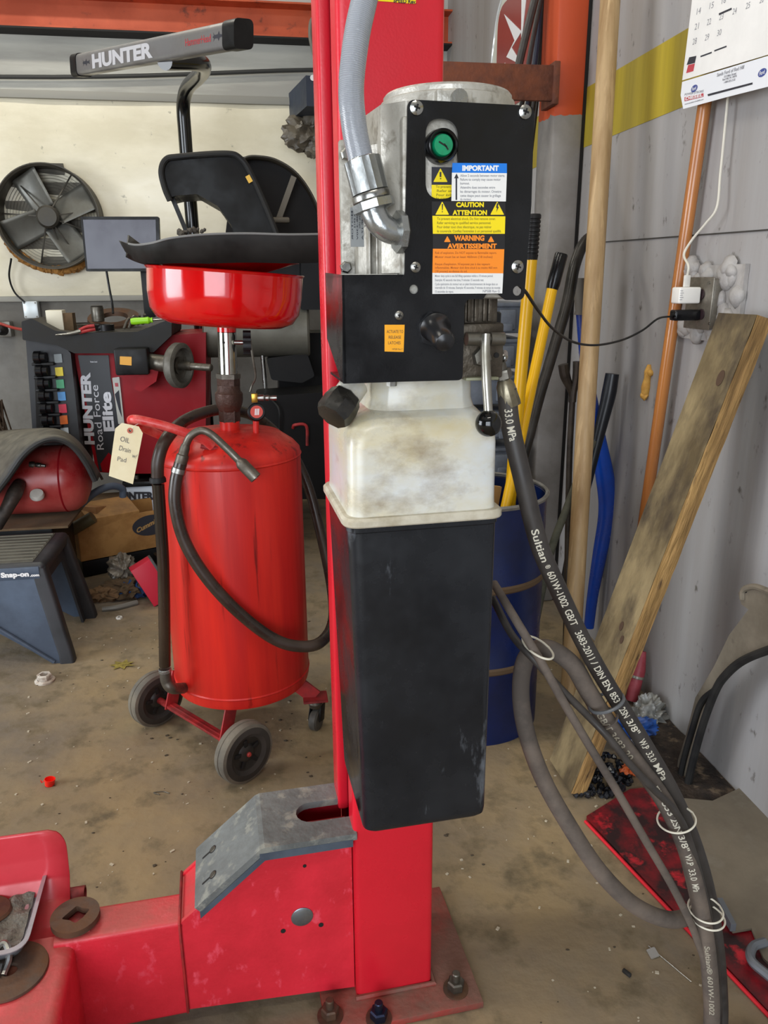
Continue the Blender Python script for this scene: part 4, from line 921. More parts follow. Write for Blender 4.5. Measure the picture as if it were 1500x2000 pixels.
MB().tube([aY(362, 872, 2.06), aY(372, 852, 2.055), aY(392, 841, 2.05), aY(412, 848, 2.045), aY(440, 873, 2.04), aY(470, 903, 2.03)], .0102, 16).build('nozzle_pipe', STEEL_D, od)
a = aY(466, 899, 2.032); b = aY(500, 934, 2.015); MB().lathe([(.010, 0), (.0150, .008), (.0165, .012), (.0165, (b-a).length), (.013, (b-a).length), (.012, .03), (0, .03)], a, b-a, 24).build('nozzle_tip', STEEL_D, od)
# paper tag
tg = thing('paper_tag', 'cream paper tag with handwriting hanging from the red handle of the oil drain', 'tag', aY(245, 945, 2.075))
poly = [aY(x, y, 2.07) for x, y in ((225, 837), (238, 826), (271, 833), (279, 846), (260, 945), (213, 929))]
MB().prism([(p.x, p.z) for p in poly], lambda u, v, w_: V((u, 2.07+w_+.25*(v-poly[0].z)*.1, v)), .0006).build('card', M('cream_card', 'e6dcb8', .7, d='dccfa6', da=.4, ds=8), tg)
q = aY(254, 841, 2.069); MB().lathe([(.003, 0), (.0075, 0), (.0075, .0006), (.003, .0008)], q, (0, -1, 0), 20).build('eyelet', M('eyelet_red', 'b8604a', .6), tg)
MB().lathe([(0, 0), (.003, 0), (0, .0003)], q, (0, -1, 0), 12).build('eyelet_hole', DARK, tg)
mb = MB(); a3 = lambda x, y: aY(x, y, 2.067)
lnp(mb, 'OIL', (234, 861), (252, 866), 10, a3, bold=-.002); lnp(mb, 'Drain', (232, 879), (254, 885), 10, a3, bold=-.002); lnp(mb, 'w/', (257, 893), (266, 896), 9, a3, bold=-.002); lnp(mb, 'Pad', (229, 900), (246, 903), 9, a3, bold=-.002)
mb.build('handwriting', M('pencil', '6a6a6a', .8), tg)
MB().tube([q, aY(262, 832, 2.072), aY(270, 828, 2.085)], .0008, 6).build('string', PAPER, tg)
# dark plastic tray resting on the pan
rim_pts = [(232, 470, 2.2), (262, 479, 2.12), (296, 476, 2.05), (335, 466, 2.02), (400, 459, 2.01), (480, 457, 2.01), (560, 459, 2.01), (640, 458, 2.02)]
front = catmull([aY(*p) for p in rim_pts], 6); back = [V((p.x, 2.52+.0*i, p.z+.012)) for i, p in enumerate(front)]
back[0] = front[0]+V((.01, .12, .02))
lowf = [V((p.x+(.012 if i < 4 else .004), p.y+.012, p.z-(.028+.038*min(1, i/24)))) for i, p in enumerate(front)]
tr = thing('splash_tray', 'dusty dark plastic splash tray with a curled left tip lying on the red pan', 'tray', (front[20].x, 2.25, zr))
mb = MB(); rows = [front, [p+V((.004, .008, -.002)) for p in front]]
rows = [[p for p in lowf], front, [p+V((.003, .010, .0)) for p in front], [p+V((.016, .03, -.026)) for p in front], [a_.lerp(b2, .5)+V((0, 0, -.045)) for a_, b2 in zip(front, back)], back]
n_ = len(front); mb.raw([p for r_ in rows for p in r_], [[k_*n_+i, k_*n_+i+1, (k_+1)*n_+i+1, (k_+1)*n_+i] for k_ in range(len(rows)-1) for i in range(n_-1)])
o = mb.build('tray_shell', M('dusty_tray_plastic', '1a1a1a', .5, spec=.3, d='2b2a28', da=.5, ds=7, up='55534e', ua=.35), tr); md = o.modifiers.new('thickness', 'SOLIDIFY'); md.thickness = .004
MB().tube([p+V((0, -.002, .001)) for p in front[4:]], .0028, 6, 1).build('rim_edge', M('worn_grey_edge', '6e6e6c', .6), tr)
mb = MB(); mb.lathe([(.10, .0), (.19, .022), (.205, .048), (.20, .048), (.18, .024), (.08, .006)], (px_+.03, cy+.0, zr-.006), n=60); mb.build('red_bowl', RED_PAN, tr)  # shallow red bowl between the tray and the pan
mb = MB(); c = aY(375, 457, 2.15)
for i in range(26): mb.blob(c+V((random.uniform(-.035, .035), random.uniform(-.02, .02), random.uniform(-.008, .012))), random.uniform(.003, .009), amp=.5, fr=90, sub=1, seed=i)
tag(mb.build('lint_clump', M('grey_lint', '4a443c', .95)), 'clump of grey brown lint lying in the dark splash tray', 'lint', kind='stuff')
# ================================================================ back of the workshop
def pxY(pts, Y): return [(aY(x, y, Y).x, aY(x, y, Y).z) for x, y in pts]
def fY(Y): return lambda u, v, w_: V((u, Y+w_, v))
def slab(mb, pts, Y, t_, r=0): q = pxY(pts, Y); return mb.prism(fillet(q, r) if r else q, fY(Y), t_)
# exhaust fan
fc = aY(92, 423, 5.30); Rf = (aY(192, 423, 5.30)-fc).length
fan = thing('exhaust_fan', 'large round grey wall fan with five blades set in the white sheeted wall', 'fan', (fc.x, 5.35, fc.z-Rf))
FD = M('fan_dark_steel', '35322c', .5, .3, d='4a463d', da=.5, ds=6); FB = M('fan_blade_grey', '6c6c66', .45, .4, d='5c5a52', da=.5, ds=6)
mb = MB(); mb.lathe([(Rf, 0), (Rf+.006, 0), (Rf+.006, .17), (Rf-.012, .17), (Rf-.012, .012), (Rf, 0)], (fc.x, 5.30, fc.z), (0, 1, 0), 72)
mb.build('drum', FD, fan)
for a0 in (118, 33, -40, -150, 190-360+0):
    pass
for a0 in (117, 27, -55, 203):
    a = math.radians(a0); d_ = V((math.cos(a), 0, math.sin(a))); n_ = V((-d_.z, 0, d_.x))
    def bl(u, v, d_=d_, n_=n_):
        r_ = .05+u*(Rf-.07); wd_ = .072+.016*u
        return fc+V((0, .07, 0))+d_*r_+n_*((v-.5)*2*wd_)+V((0, (v-.5)*.07+.012*math.sin(v*3.14), 0))
    o = MB().surf(bl, 12, 8).build('blade', FB, fan); md = o.modifiers.new('thickness', 'SOLIDIFY'); md.thickness = .003
MB().lathe([(0, -.0), (.055, .0), (.068, .012), (.070, .05), (.060, .10), (0, .10)], fc+V((0, .0, 0)), (0, 1, 0), 36).build('motor', FD, fan)
for a0 in (60, 175, -75, -20, 130, 250, 300, 10):
    a = math.radians(a0); d_ = V((math.cos(a), 0, math.sin(a)))
    MB().bar(fc+V((0, .02, 0))+d_*.05, fc+V((0, .12, 0))+d_*(Rf-.012), .008, .008, (0, 1, 0)).build('strut', FD, fan)
mb = MB()
for i in range(17):
    r_ = .06+i*.0175
    if r_ < Rf-.015: mb.lathe([(r_-.0011, 0), (r_, -.0011), (r_+.0011, 0), (r_, .0011), (r_-.0011, 0)], fc+V((0, .14, 0)), (0, 1, 0), 60)
mb.build('wire_guard', M('guard_wire', '8d8b84', .4, .6), fan)
sh = M('shutter_slat', '57534a', .6, d='6d685c', da=.5, ds=5)
for i in range(6):
    z = fc.z-.27+i*.11; hw = math.sqrt(max(.01, (Rf-.02)**2-(z-fc.z)**2))
    MB().box((fc.x, 5.455, z), (2*hw, .006, .085), Matrix.Rotation(.3, 3, 'X')).build('shutter_slat', sh, fan)
mb = MB().lathe([(0, 0), (Rf-.01, 0), (0, .004)], (fc.x, 5.48, fc.z), (0, 1, 0), 48); mb.build('shutter_daylight', M('daylight_gap', 'e8eef2', .5, emit=(2.2, 2.4, 2.6)), fan)
mb = MB()
for i in range(50):
    a = math.radians(-160+i*2.3) if i < 50 else math.radians(20+(i-50)*9)
    mb.blob((fc.x+(Rf+.012)*math.cos(a), 5.42, fc.z+(Rf+.012)*math.sin(a)), (.022 if i < 50 else .010)+random.uniform(0, .01), amp=.5, fr=40, sub=2, seed=i)
o = mb.build('foam_seal', M('orange_brown_foam', 'a87636', .9, d='7a5224', da=.5, ds=20, bump=.5, bs=60), fan)
tag(MB().tube([aY(22, 505, 5.36), aY(18, 540, 5.4), aY(28, 570, 5.42), aY(48, 590, 5.42)], .006, 8).build('fan_cord', BLK), 'black cord running from the wall fan down to the white junction box', 'cord')
t = thing('junction_box', 'square pale junction box cover on the back wall below the fan', 'junction box', aY(60, 622, 5.42))
a, b = aY(43, 588, 5.43), aY(77, 622, 5.43); MB().bx(a.x, b.x, 5.425, 5.49, b.z, a.z, .008).build('cover', M('galvanised_cover', 'c3cacb', .4, .4), t)
mb = MB()
for x in (a.x+.012, b.x-.012):
    for z in (a.z-.012, b.z+.012): MB().cyl((x, 5.426, z), (x, 5.422, z), .005, n=10).build('screw', STEEL_D, t)
t = thing('wall_outlet', 'metal wall outlet with a black plug at the left edge of the photo', 'outlet', aY(10, 660, 5.42))
a, b = aY(-14, 628, 5.43), aY(24, 658, 5.43); MB().bx(a.x, b.x, 5.42, 5.49, b.z, a.z, .008).build('box', M('outlet_metal', '85837c', .4, .6), t)
p = aY(4, 645, 5.40); MB().lathe([(0, 0), (.035, 0), (.03, .06), (.012, .08), (0, .08)], p+V((0, .02, 0)), (0, -1, 0), 16).build('plug', BLK, t)
tag(MB().tube([aY(-30, 622, 5.38), aY(0, 632, 5.38), aY(25, 640, 5.36), aY(45, 644, 5.2)], .009, 8).build('power_cord', M('red_rubber_cord', 'a03a30', .5)), 'red cord running from the left edge towards the black tool tray', 'cord')
# ---------------------------------------------------------------- wheel balancer
Yb = 4.25
wb = thing('wheel_balancer', 'red wheel balancing machine with black tool tray, shaft and large black hood', 'wheel balancer', aY(250, 700, Yb+.2).xy.to_3d())
mb = MB(); q = pxY([(140, 668), (402, 650), (402, 905), (403, 925), (235, 925), (188, 922)], Yb); mb.prism(q, fY(Yb), .5); mb.build('cabinet', RED_BODY, wb)
p = aY(240, 925, Yb); p_ = aY(400, 925, Yb); MB().bx(p.x, p_.x, 4.45, 4.74, 0, p.z+.01).build('plinth', DARK, wb)
mb = MB(); slab(mb, [(42, 628), (62, 622), (108, 646), (150, 650), (268, 648), (300, 636), (335, 622), (335, 655), (300, 688), (268, 690), (145, 690), (110, 674), (44, 664)], 4.1, .55, .01); mb.build('tool_tray', BLK_DUSTY, wb)
mb = MB(); slab(mb, [(50, 660), (113, 664), (138, 690), (158, 880), (161, 960), (72, 960)], 4.16, .3, .01); rack = mb.build('cone_rack', M('rack_charcoal', '222325', .5, d='2f3033', da=.5, ds=5), wb)
mb = MB(); slab(mb, [(66, 690), (92, 690), (112, 860), (72, 860)], 4.155, .006, .004); mb.build('rack_recess', DARK, rack)
cone = None
for i, (x, y) in enumerate([(80, 698), (84, 724), (88, 749), (90, 773), (93, 797), (96, 820), (99, 843)]):
    p = aY(x, y, 4.13); MB().lathe([(0, 0), (.024, 0), (.032, .006), (.032, .034), (.025, .038), (.025, .06), (0, .06)], p-V((.034, 0, 0)), (1, -.1, 0), 28).build('centring_cone', M('cone_dark_steel', '3a3a3c', .22, .9), wb)
    p = aY(x+6, y+13, 4.14); MB().bx(p.x-.055, p.x+.05, 4.12, 4.16, p.z-.006, p.z+.008, .003).build('cone_cradle', BLK, wb)
for (x, y), c in zip([(113, 700), (115, 726), (117, 750), (120, 774), (122, 798), (124, 820), (126, 844)], ['7c8486', 'd8c31a', '3f9a6c', '4a8cc8', 'c81e3e', 'd8681e', 'c4ccd0']):
    mb = MB(); slab(mb, [(x-8, y-8), (x+7, y-9), (x+9, y+8), (x-6, y+9)], 4.152, .003); mb.build('colour_label', M('rack_label_'+c, c, .4), wb)
# decal panel with lettering
at2 = lambda x, y: aY(x, y, Yb-.008)
mb = MB(); slab(mb, [(152, 694), (212, 694), (216, 738), (246, 905), (238, 924), (194, 920)], Yb-.006, .004, .004); dec = mb.build('decal', M('decal_charcoal', '26282c', .4), wb)
mb = MB(); lnp(mb, 'HUNTER', (184, 868), (175, 727), 18, at2, bold=.05); lnp(mb, 'Elite', (223, 842), (215, 765), 20, at2, bold=.04); lnp(mb, 'Road Force', (203, 878), (191, 752), 14, at2, bold=0)
lnp(mb, 'Vibration Control', (176, 708), (190, 708), 3, at2)
mb.build('lettering', SILVER_INK, dec)
mb = MB(); slab(mb, [(219, 738), (233, 736), (243, 830), (231, 828)], Yb-.008, .003, .004); pnl = mb.build('picture_decal', M('decal_pale', 'b4b4ac', .4), wb)
mb = MB(); slab(mb, [(224, 748), (230, 748), (231, 755), (225, 755)], Yb-.010, .002); mb.build('red_dot', M('dot_red', 'a8323c', .4), pnl)
mb = MB(); slab(mb, [(224, 770), (232, 762), (238, 815), (232, 800)], Yb-.010, .002); mb.build('picture_dark', INK, pnl)
mb = MB(); slab(mb, [(196, 906), (212, 884), (250, 924), (200, 922)], Yb-.009, .004); mb.build('red_swoosh', RED_BODY, wb)
# head: label box, shaft, flange
mb = MB(); p = aY(260, 705, 4.0); mb.bx(p.x-.09, p.x+.07, 4.0, 4.3, p.z-.07, p.z+.06, .01); mb.build('spindle_housing', BLK, wb)
mb = MB(); slab(mb, [(234, 696), (257, 697), (257, 714), (234, 712)], 3.996, .003, .002); yl = mb.build('yellow_label', M('amber_sticker', 'd89a20', .4), wb)
mb = MB(); slab(mb, [(275, 722), (310, 722), (305, 745), (275, 765), (262, 760)], 4.05, .22, .006); mb.build('lower_guard', RED_BODY, wb)
s0 = aY(285, 706, 4.1); s1 = aY(352, 714, 4.0); s2 = aY(414, 715, 3.93); ax = (s2-s0).normalized()
MB().cyl(s0, s1, .042, n=32).build('spindle', STEEL_D, wb)
MB().lathe([(.03, -.035), (.10, -.035), (.112, -.02), (.112, .012), (.10, .02), (.088, .02), (.082, -.012), (.03, -.012)], s1, ax, 48).build('flange', M('grey_flange', '6d6a62', .6, .3, d='57534b', da=.5, ds=12), wb)
MB().lathe([(.022, -.02), (.022, .06), (.018, .065), (.018, (s2-s1).length), (.014, (s2-s1).length+.004), (0, (s2-s1).length+.004)], s1, ax, 24).build('shaft', STEEL_D, wb)
# hood
HD = M('hood_black', '0b0b0a', .45, spec=.2, d='121110', da=.5, ds=4)
mb = MB(); slab(mb, [(312, 325), (323, 309), (442, 299), (474, 309), (497, 345), (560, 500), (470, 500), (452, 440), (425, 402), (385, 379), (345, 382), (330, 386), (326, 386)], 4.05, .32, .03); mb.build('hood', HD, wb)
mb = MB(); q = [aY(*p, 4.04) for p in ((332, 392), (322, 368), (315, 335), (324, 312), (350, 306), (440, 300), (470, 310), (493, 345), (528, 425), (552, 490))]; mb.tube(q, .014, 10); mb.build('hood_edge', BLK_DUSTY, wb)
MB().bar(aY(336, 385, 4.12), aY(368, 462, 4.12), .03, .02).build('hood_arm', BLK, wb)
MB().bar(aY(483, 343, 4.03), aY(490, 356, 4.03), .022, .003, (0, 1, 0)).build('yellow_mark', YEL_PAINT, wb)
# monitor
t = thing('monitor', 'flat black framed monitor with a blank grey screen left of the splash tray', 'monitor', aY(245, 535, 4.4))
mb = MB(); slab(mb, [(157, 423), (310, 423), (314, 530), (168, 530)], 4.4, .045, .008); mb.build('frame', BLK, t)
mb = MB(); slab(mb, [(162, 429), (304, 429), (306, 524), (171, 525)], 4.397, .003); mb.build('screen', M('grey_screen', '4a4a55', .25, spec=.3, d='55545f', da=.4, ds=2), t)
mb = MB(); p = aY(288, 560, 4.45); mb.bx(p.x-.03, p.x+.025, 4.45, 4.5, aY(288, 620, 4.45).z, aY(288, 520, 4.45).z, .004); mb.build('stand_post', BLK, t)
tag(MB().tube([aY(208, 530, 4.44), aY(213, 560, 4.44), aY(219, 592, 4.43), aY(221, 612, 4.4)], .006, 8).build('monitor_cable', BLK), 'thin black cable hanging from the back of the monitor', 'cable')
# things on the tool tray
zt_ = aY(150, 648, 4.15).z
def on(x, Y=4.25): p = aY(x, 645, Y); return V((p.x, Y, zt_+.004))
t = thing('small_carton', 'small cream carton standing at the left end of the black tool tray', 'box', on(118)); p = on(118)
MB().bx(p.x-.05, p.x+.03, 4.2, 4.28, p.z, p.z+.1, .003).build('carton', M('cream_carton', 'd8d2bd', .7), t); MB().bx(p.x+.03, p.x+.075, 4.21, 4.28, p.z, p.z+.085).build('open_flap', CARD_D, t)
t = thing('tin_can', 'small silver can standing on the black tool tray', 'can', on(194, 4.5)); p = on(194, 4.5)
MB().lathe([(0, 0), (.033, 0), (.033, .075), (.030, .078), (0, .074)], (p.x, 4.5, p.z+.03), n=28).build('can_body', STEEL_D, t); MB().lathe([(.029, .078), (.033, .08), (.028, .084), (0, .084)], (p.x, 4.5, p.z+.03), n=28).build('can_lid', BLK_DUSTY, t)
t = thing('screwdriver', 'lime green handled screwdriver lying on the right of the tool tray', 'screwdriver', on(280, 4.12)); a = aY(255, 628, 4.12); b = aY(298, 625, 4.12)
MB().lathe([(0, 0), (.015, .002), (.018, .02), (.016, .07), (.018, (b-a).length-.02), (.011, (b-a).length-.008), (.014, (b-a).length), (0, (b-a).length+.003)], a, b-a, 14).build('handle', M('lime_plastic', '8ccb1e', .35), t)
MB().cyl(b, b+(b-a).normalized()*.09, .005, n=8).build('blade', STEEL, t)
a = aY(110, 655, 4.09); b = aY(185, 636, 4.09)
t = thing('pliers', 'red handled pliers hanging over the front edge of the tool tray', 'pliers', (a+b)/2); MB().tube([aY(155, 645, 4.09), aY(170, 638, 4.1), aY(185, 636, 4.1)], .008, 8).tube([aY(155, 650, 4.09), aY(170, 646, 4.09), aY(186, 643, 4.1)], .008, 8).build('handle', RED_DULL, t)
MB().tube([aY(158, 647, 4.09), aY(135, 652, 4.085), aY(108, 654, 4.08)], [.012, .008, .003], 8).build('jaw', STEEL, t)
p = aY(203, 640, 4.14)
tag(MB().lathe([(.03, 0), (.047, 0), (.047, .03), (.03, .03), (.03, 0)], (p.x, 4.16, zt_+.003), n=28).build('tape_roll', BLK_GLOSS), 'black tape roll lying flat on the tool tray beside the pliers', 'tape')
for i, (x, yy, w_, lb_) in enumerate([(165, 4.5, .11, 'flat dark balancing adapter lying at the back of the tool tray'), (225, 4.55, .14, 'large dark ring adapter leaning at the back of the tool tray'), (150, 4.35, .06, 'small dark ring adapter lying in the middle of the tool tray')]):
    p = on(x, yy); mb = MB(); mb.lathe([(w_*.5, 0), (w_, 0), (w_*.98, .022), (w_*.55, .022), (w_*.5, 0)], (p.x, yy, p.z+(.03 if i == 1 else .0)), (0, -.35 if i == 1 else 0, 1), 28); tag(mb.build('ring_adapter', [BLK_DUSTY, RUST_DISC, STEEL_D][i]), lb_, 'adapter', 'adapters on the tool tray')
for i in range(2):
    p = on(242+i*10, 4.3+.05*i); tag(MB().tube([p, p+V((.03, .02, .05+.01*i)), p+V((.07, .03, .02)), p+V((.09, -.02, .07))], .007, 8).build('wire_clip', STEEL_D), ['bent wire clip on the tool tray left of the lime screwdriver', 'second bent wire clip touching the lime screwdriver on the tool tray'][i], 'clip')
# sensor beam on its bent post
A_ = aY(163, 127, 4.25); B_ = aY(456, 70, 3.25)
zz = (B_-A_).normalized(); nrm = V((zz.y, -zz.x, 0)).normalized(); up = nrm.cross(zz); up = up if up.z > 0 else -up
nrm = (nrm-up*.12).normalized()
t = thing('sensor_beam', 'long silver camera sensor beam with black end caps on a bent black post', 'sensor beam', aY(378, 470, 4.7).xy.to_3d())
hgt, dep = .09, .08
bp = fillet([(-dep/2, -hgt/2), (dep/2, -hgt/2), (dep/2, hgt/2), (-dep/2, hgt/2)], .022, 5)
LB = (B_-A_).length
MB().prism(bp, lambda u, v, w_: A_+nrm*u+up*v+zz*w_, LB).build('beam_body', M('beam_silver', '8d8c8c', .35, .5, d='7a7774', da=.5, ds=4), t)
for s_, w0 in ((-1, -.05), (1, LB-.01)):
    MB().prism([(x*1.08, y*1.08) for x, y in bp], lambda u, v, w_: A_+nrm*u+up*v+zz*w_, .075 if s_ > 0 else .06, w0=w0).build('end_cap', BLK, t)
beamf = lambda d0, v0: (lambda u, v, w_: A_+nrm*(dep/2+.0008)+zz*(d0+u)+up*(v0+v))
def bd(x):
    lo, hi = 0.0, LB
    for _ in range(40):
        m_ = (lo+hi)/2
        if proj(A_+nrm*(dep/2)+zz*m_)[0] < x: lo = m_
        else: hi = m_
    return lo
mb = MB(); mb.text('HUNTER', beamf(bd(180), -.026), .073, fit=bd(298)-bd(180), bold=.05); mb.build('lettering', SILVER_INK, t)
mb = MB(); mb.text('HammerHead', beamf(bd(362), -.012), .036, fit=bd(412)-bd(362), bold=.01); mb.build('red_lettering', M('red_print', 'a8343a', .5), t)
for k_, (d0, s_) in enumerate(((bd(169), .8), (bd(428), .85))):
    shp = [(-.05, 0), (-.04, .006), (-.045, .018), (-.035, .007), (-.01, .008), (.0, .02), (.006, .007), (.025, .004), (.04, .012), (.036, 0), (.04, -.012), (.022, -.004), (.004, -.006), (-.004, -.018), (-.01, -.007), (-.035, -.006), (-.045, -.018), (-.04, -.005)]
    MB().prism([(x*s_, y*s_) for x, y in shp], beamf(d0, 0), 0).build('shark_mark', INK, t)
M1 = A_.lerp(B_, .60)-up*hgt*.5
post = [M1+V((0, .0, .005)), aY(388, 122, 3.9), aY(397, 136, 4.15), aY(385, 152, 4.35), aY(366, 172, 4.55), aY(358, 205, 4.65), aY(361, 260, 4.68), aY(368, 350, 4.7), aY(378, 470, 4.7)]
post.append(V((post[-1].x, 4.8, 0.0)))
MB().tube(post, .036, 20).build('bent_post', M('glossy_black_post', '141414', .18), t)
# ---------------------------------------------------------------- tyre changer and dark clutter right of the balancer
t = thing('tire_changer', 'dark tyre changing machine with a grey drum behind the oil drain', 'tire changer', aY(540, 700, 4.5).xy.to_3d())
DK = M('dark_machine_plastic', '0d0d0f', .5, spec=.25, d='151618', da=.5, ds=3)
mb = MB(); mb.lathe([(0, 0), (.13, 0), (.14, .01), (.14, .56), (.13, .57), (0, .57)], aY(402, 648, 4.45), (1, -.08, 0), 36); mb.build('grey_drum', M('drum_grey', '6e6c62', .5, .2, d='5a584f', da=.5, ds=4), t)
mb = MB(); slab(mb, [(545, 650), (640, 650), (640, 960), (470, 960), (490, 860), (545, 790)], 4.6, .3, .02); mb.build('base', DK, t)
mb = MB(); slab(mb, [(588, 485), (650, 485), (650, 605), (588, 605)], 4.3, .25, .01); mb.build('upper_box', DK, t)
mb = MB(); slab(mb, [(500, 668), (548, 664), (556, 640), (566, 640), (560, 690), (505, 692)], 4.4, .1, .004); mb.build('arm', STEEL_D, t)
MB().cyl(aY(512, 690, 4.38), aY(519, 765, 4.38), .012, n=12).build('rod', STEEL, t)
mb = MB(); slab(mb, [(520, 700), (600, 690), (615, 735), (590, 748), (530, 742)], 4.35, .15, .02); mb.build('clamp_jaw', BLK, t)
t = thing('wheel_guard', 'round black wheel guard shell standing behind the balancer hood', 'guard', aY(560, 440, 4.6))
mb = MB(); out = [(440, 460), (455, 330), (475, 306), (500, 303), (535, 309), (575, 332), (605, 370), (625, 415), (640, 470), (640, 500), (440, 500)]
slab(mb, out, 4.62, .03, .02); mb.build('shell_face', M('guard_brown_black', '140f0c', .5, spec=.2), t)
q = [aY(*p, 4.5) for p in ((462, 320), (480, 305), (505, 303), (540, 310), (578, 334), (607, 372), (627, 418), (642, 475))]
mb = MB(); P = catmull(q, 6); n_ = len(P); mb.raw([p for p in P]+[p+V((0, .25, 0)) for p in P], [[i, i+1, n_+i+1, n_+i] for i in range(n_-1)]); o = mb.build('shell_rim', M('guard_rim_lit', '3a352c', .4), t); md = o.modifiers.new('thickness', 'SOLIDIFY'); md.thickness = .01  # rim coloured lighter than the shell face so it looks lit
MB().bar(aY(574, 345, 4.48), aY(545, 426, 4.48), .03, .015, (0, 1, 0)).build('cross_rod', M('grey_brown_rod', '6d665a', .5, .3), t)
MB().bar(aY(514, 430, 4.4), aY(566, 430, 4.4), .03, .03, (0, 1, 0), .01).build('handle', M('grey_brown_rod', '6d665a'), t)
mb = MB(); slab(mb, [(500, 482), (640, 482), (640, 600), (500, 600)], 4.46, .12); mb.build('dark_filler', DK, t)  # dark slab added to hide the bright wall below the guard
t = thing('black_case', 'black moulded case with a red handle standing low between drain tank and column', 'case', aY(570, 900, 4.0).xy.to_3d())
mb = MB(); slab(mb, [(500, 775), (650, 765), (650, 975), (505, 975)], 4.0, .3, .02); mb.build('case_body', M('case_black', '0a0a0b', .5, spec=.25), t)
MB().tube([aY(572, 836, 3.98), aY(576, 830, 3.96), aY(598, 832, 3.96), aY(600, 870, 3.97)], .008, 8).build('handle', RED_DULL, t)
tag(MB().tube([aY(530, 780, 4.0), aY(545, 800, 3.95), aY(546, 840, 3.95), aY(540, 880, 3.96)], .006, 8).build('loose_cable', BLK), 'thin black cable dangling in front of the black case', 'cable')
# on the back wall by the column
t = thing('parts_carton', 'dark blue parts carton with a small white logo high on the back wall', 'box', aY(605, 215, 5.0))
a, b = aY(594, 147, 5.0), aY(660, 216, 5.0)
MB().prism([(a.x+.01, 5.0), (b.x, 5.03), (b.x, 5.46), (a.x-.07, 5.46)], lambda u, v, w_: V((u, v, w_)), a.z-b.z-.02, w0=b.z+.02).build('carton', M('navy_carton', '27303f', .5, d='323c4c', da=.4, ds=5), t)
mb = MB(); p = aY(611, 152, 4.999); mb.prism(circ(p.x, p.z, .016, 16), fY(4.9985), .0005); mb.build('logo_dot', WHITE_INK, t); mb = MB(); lnp(mb, 'NEED', (617, 155), (632, 155), 5, lambda x, y: aY(x, y, 5.0)); mb.build('lettering', WHITE_INK, t)
mb = MB(); mb.text('bearing', lambda u, v, w_: V((a.x-.0008, 5.38-u, b.z+.09+v)), .07, bold=.02); mb.build('side_lettering', SILVER_INK, t)
t = thing('crumpled_bag', 'crumpled dark plastic bag hanging on the back wall beside the red column', 'bag', aY(600, 300, 5.3))
mb = MB(); mb.blob(aY(605, 258, 5.3), .10, (1.3, .5, .9), 1.0, 9, 4, 3); mb.blob(aY(615, 288, 5.3), .055, (1.1, .5, .9), .9, 14, 4, 5); mb.tube([aY(560, 258, 5.32), aY(575, 255, 5.3), aY(592, 250, 5.3)], [.01, .02, .05], 8)
mb.build('bag_body', M('bag_brown_film', '4a4339', .35, d='6b6354', da=.5, ds=10, bump=.4, bs=20), t)
q = [aY(618, 32, 5.2), aY(608, 42, 5.2), aY(606, 70, 5.2), aY(612, 100, 5.2), aY(620, 125, 5.2)]
tag(MB().tube(q, .012, 8).tube([p+V((.03, 0, -.01)) for p in q[:4]], .010, 8).bx(q[0].x-.01, q[0].x+.06, q[0].y, YB-.03, q[0].z-.02, q[0].z+.01).build('belt', M('grey_belt', '6f6a60', .7)), 'grey drive belt loop hanging at the left edge of the red column', 'belt')
# ---------------------------------------------------------------- step stool
SB = M('slate_blue_plastic', '4d5b6e', .5, d='3d4858', da=.5, ds=5); SK = M('stool_charcoal', '26282b', .5, d='35363a', da=.5, ds=6)
xr = -.845; yf, yb = 2.90, 3.30; zt_ = .408
t = thing('step_stool', 'dusty slate blue and black plastic step stool with a ribbed top', 'step stool', (-1.15, 3.1, 0))
mb = MB(); mb.bx(-1.6, xr, yf, yb, zt_-.055, zt_, .02, 4); mb.build('top_frame', SK, t)
mb = MB(); mb.bx(-1.55, xr-.045, yf+.02, yb-.03, zt_-.004, zt_+.003, .002); top = mb.build('top_panel', M('dusty_rib_top', '57554c', .8, d='45433c', da=.5, ds=10), t)
for i in range(9):
    MB().bx(-1.55, xr-.05, yf+.045+i*.038, yf+.051+i*.038, zt_+.003, zt_+.006).build('rib', M('rib_dusty', '6a675b', .8), top)
MB().bx(-1.14, -1.07, 3.03, 3.09, zt_+.0031, zt_+.0045).build('grip_slot', DARK, top)
MB().bx(-1.6, xr-.02, yf-.006, yf+.004, zt_-.06, zt_-.012, .003).build('front_band', SB, t)
def foot(x, z, y): return V((x, y, z))
fx, fy = -.775, 2.872
mb = MB(); pf = [(-1.6, zt_-.05), (xr-.035, zt_-.05), (fx-.045, .0), (fx-.075, .0), (-1.30, .335), (-1.6, .345)]
mb.prism(pf, lambda u, v, w_: V((u, yf-(zt_-v)*.065+w_, v)), .015); mb.build('front_panel', SB, t)
mb = MB(); mb.tube([V((-1.6, yf-.006, .34)), V((-1.30, yf-.012, .328)), V((-1.1, yf-.018, .21)), V((fx-.075, yf-.03, .008))], .008, 8); mb.build('front_panel_edge', SB, t)
for yy0, s_ in ((yf, -1), (yb, 1)):
    mb = MB(); R0 = [V((xr-.045, yy0-s_*-0.0, zt_-.02)), V((xr-.003, yy0+(-s_)*.045, zt_-.02))]
    loftp = lambda x, y, z, hw, hd: [V((x+p.x, y+p.y, z)) for p in rrect(-hw, hw, -hd, hd, .012, 4)]
    loft(mb, [loftp(fx-.028, yy0+s_*.012, 0, .028, .025), loftp(fx-.030, yy0+s_*.010, .03, .027, .024), loftp(xr-.028, yy0-s_*.024, zt_-.02, .028, .026)]); mb.build('leg', SK, t)
    mb = MB(); mb.bar((fx-.01, yy0+s_*.012, .012), (xr-.005, yy0-s_*.024, zt_-.06), .012, .008, (0, 1, 0)); mb.build('leg_stripe', SB, t)
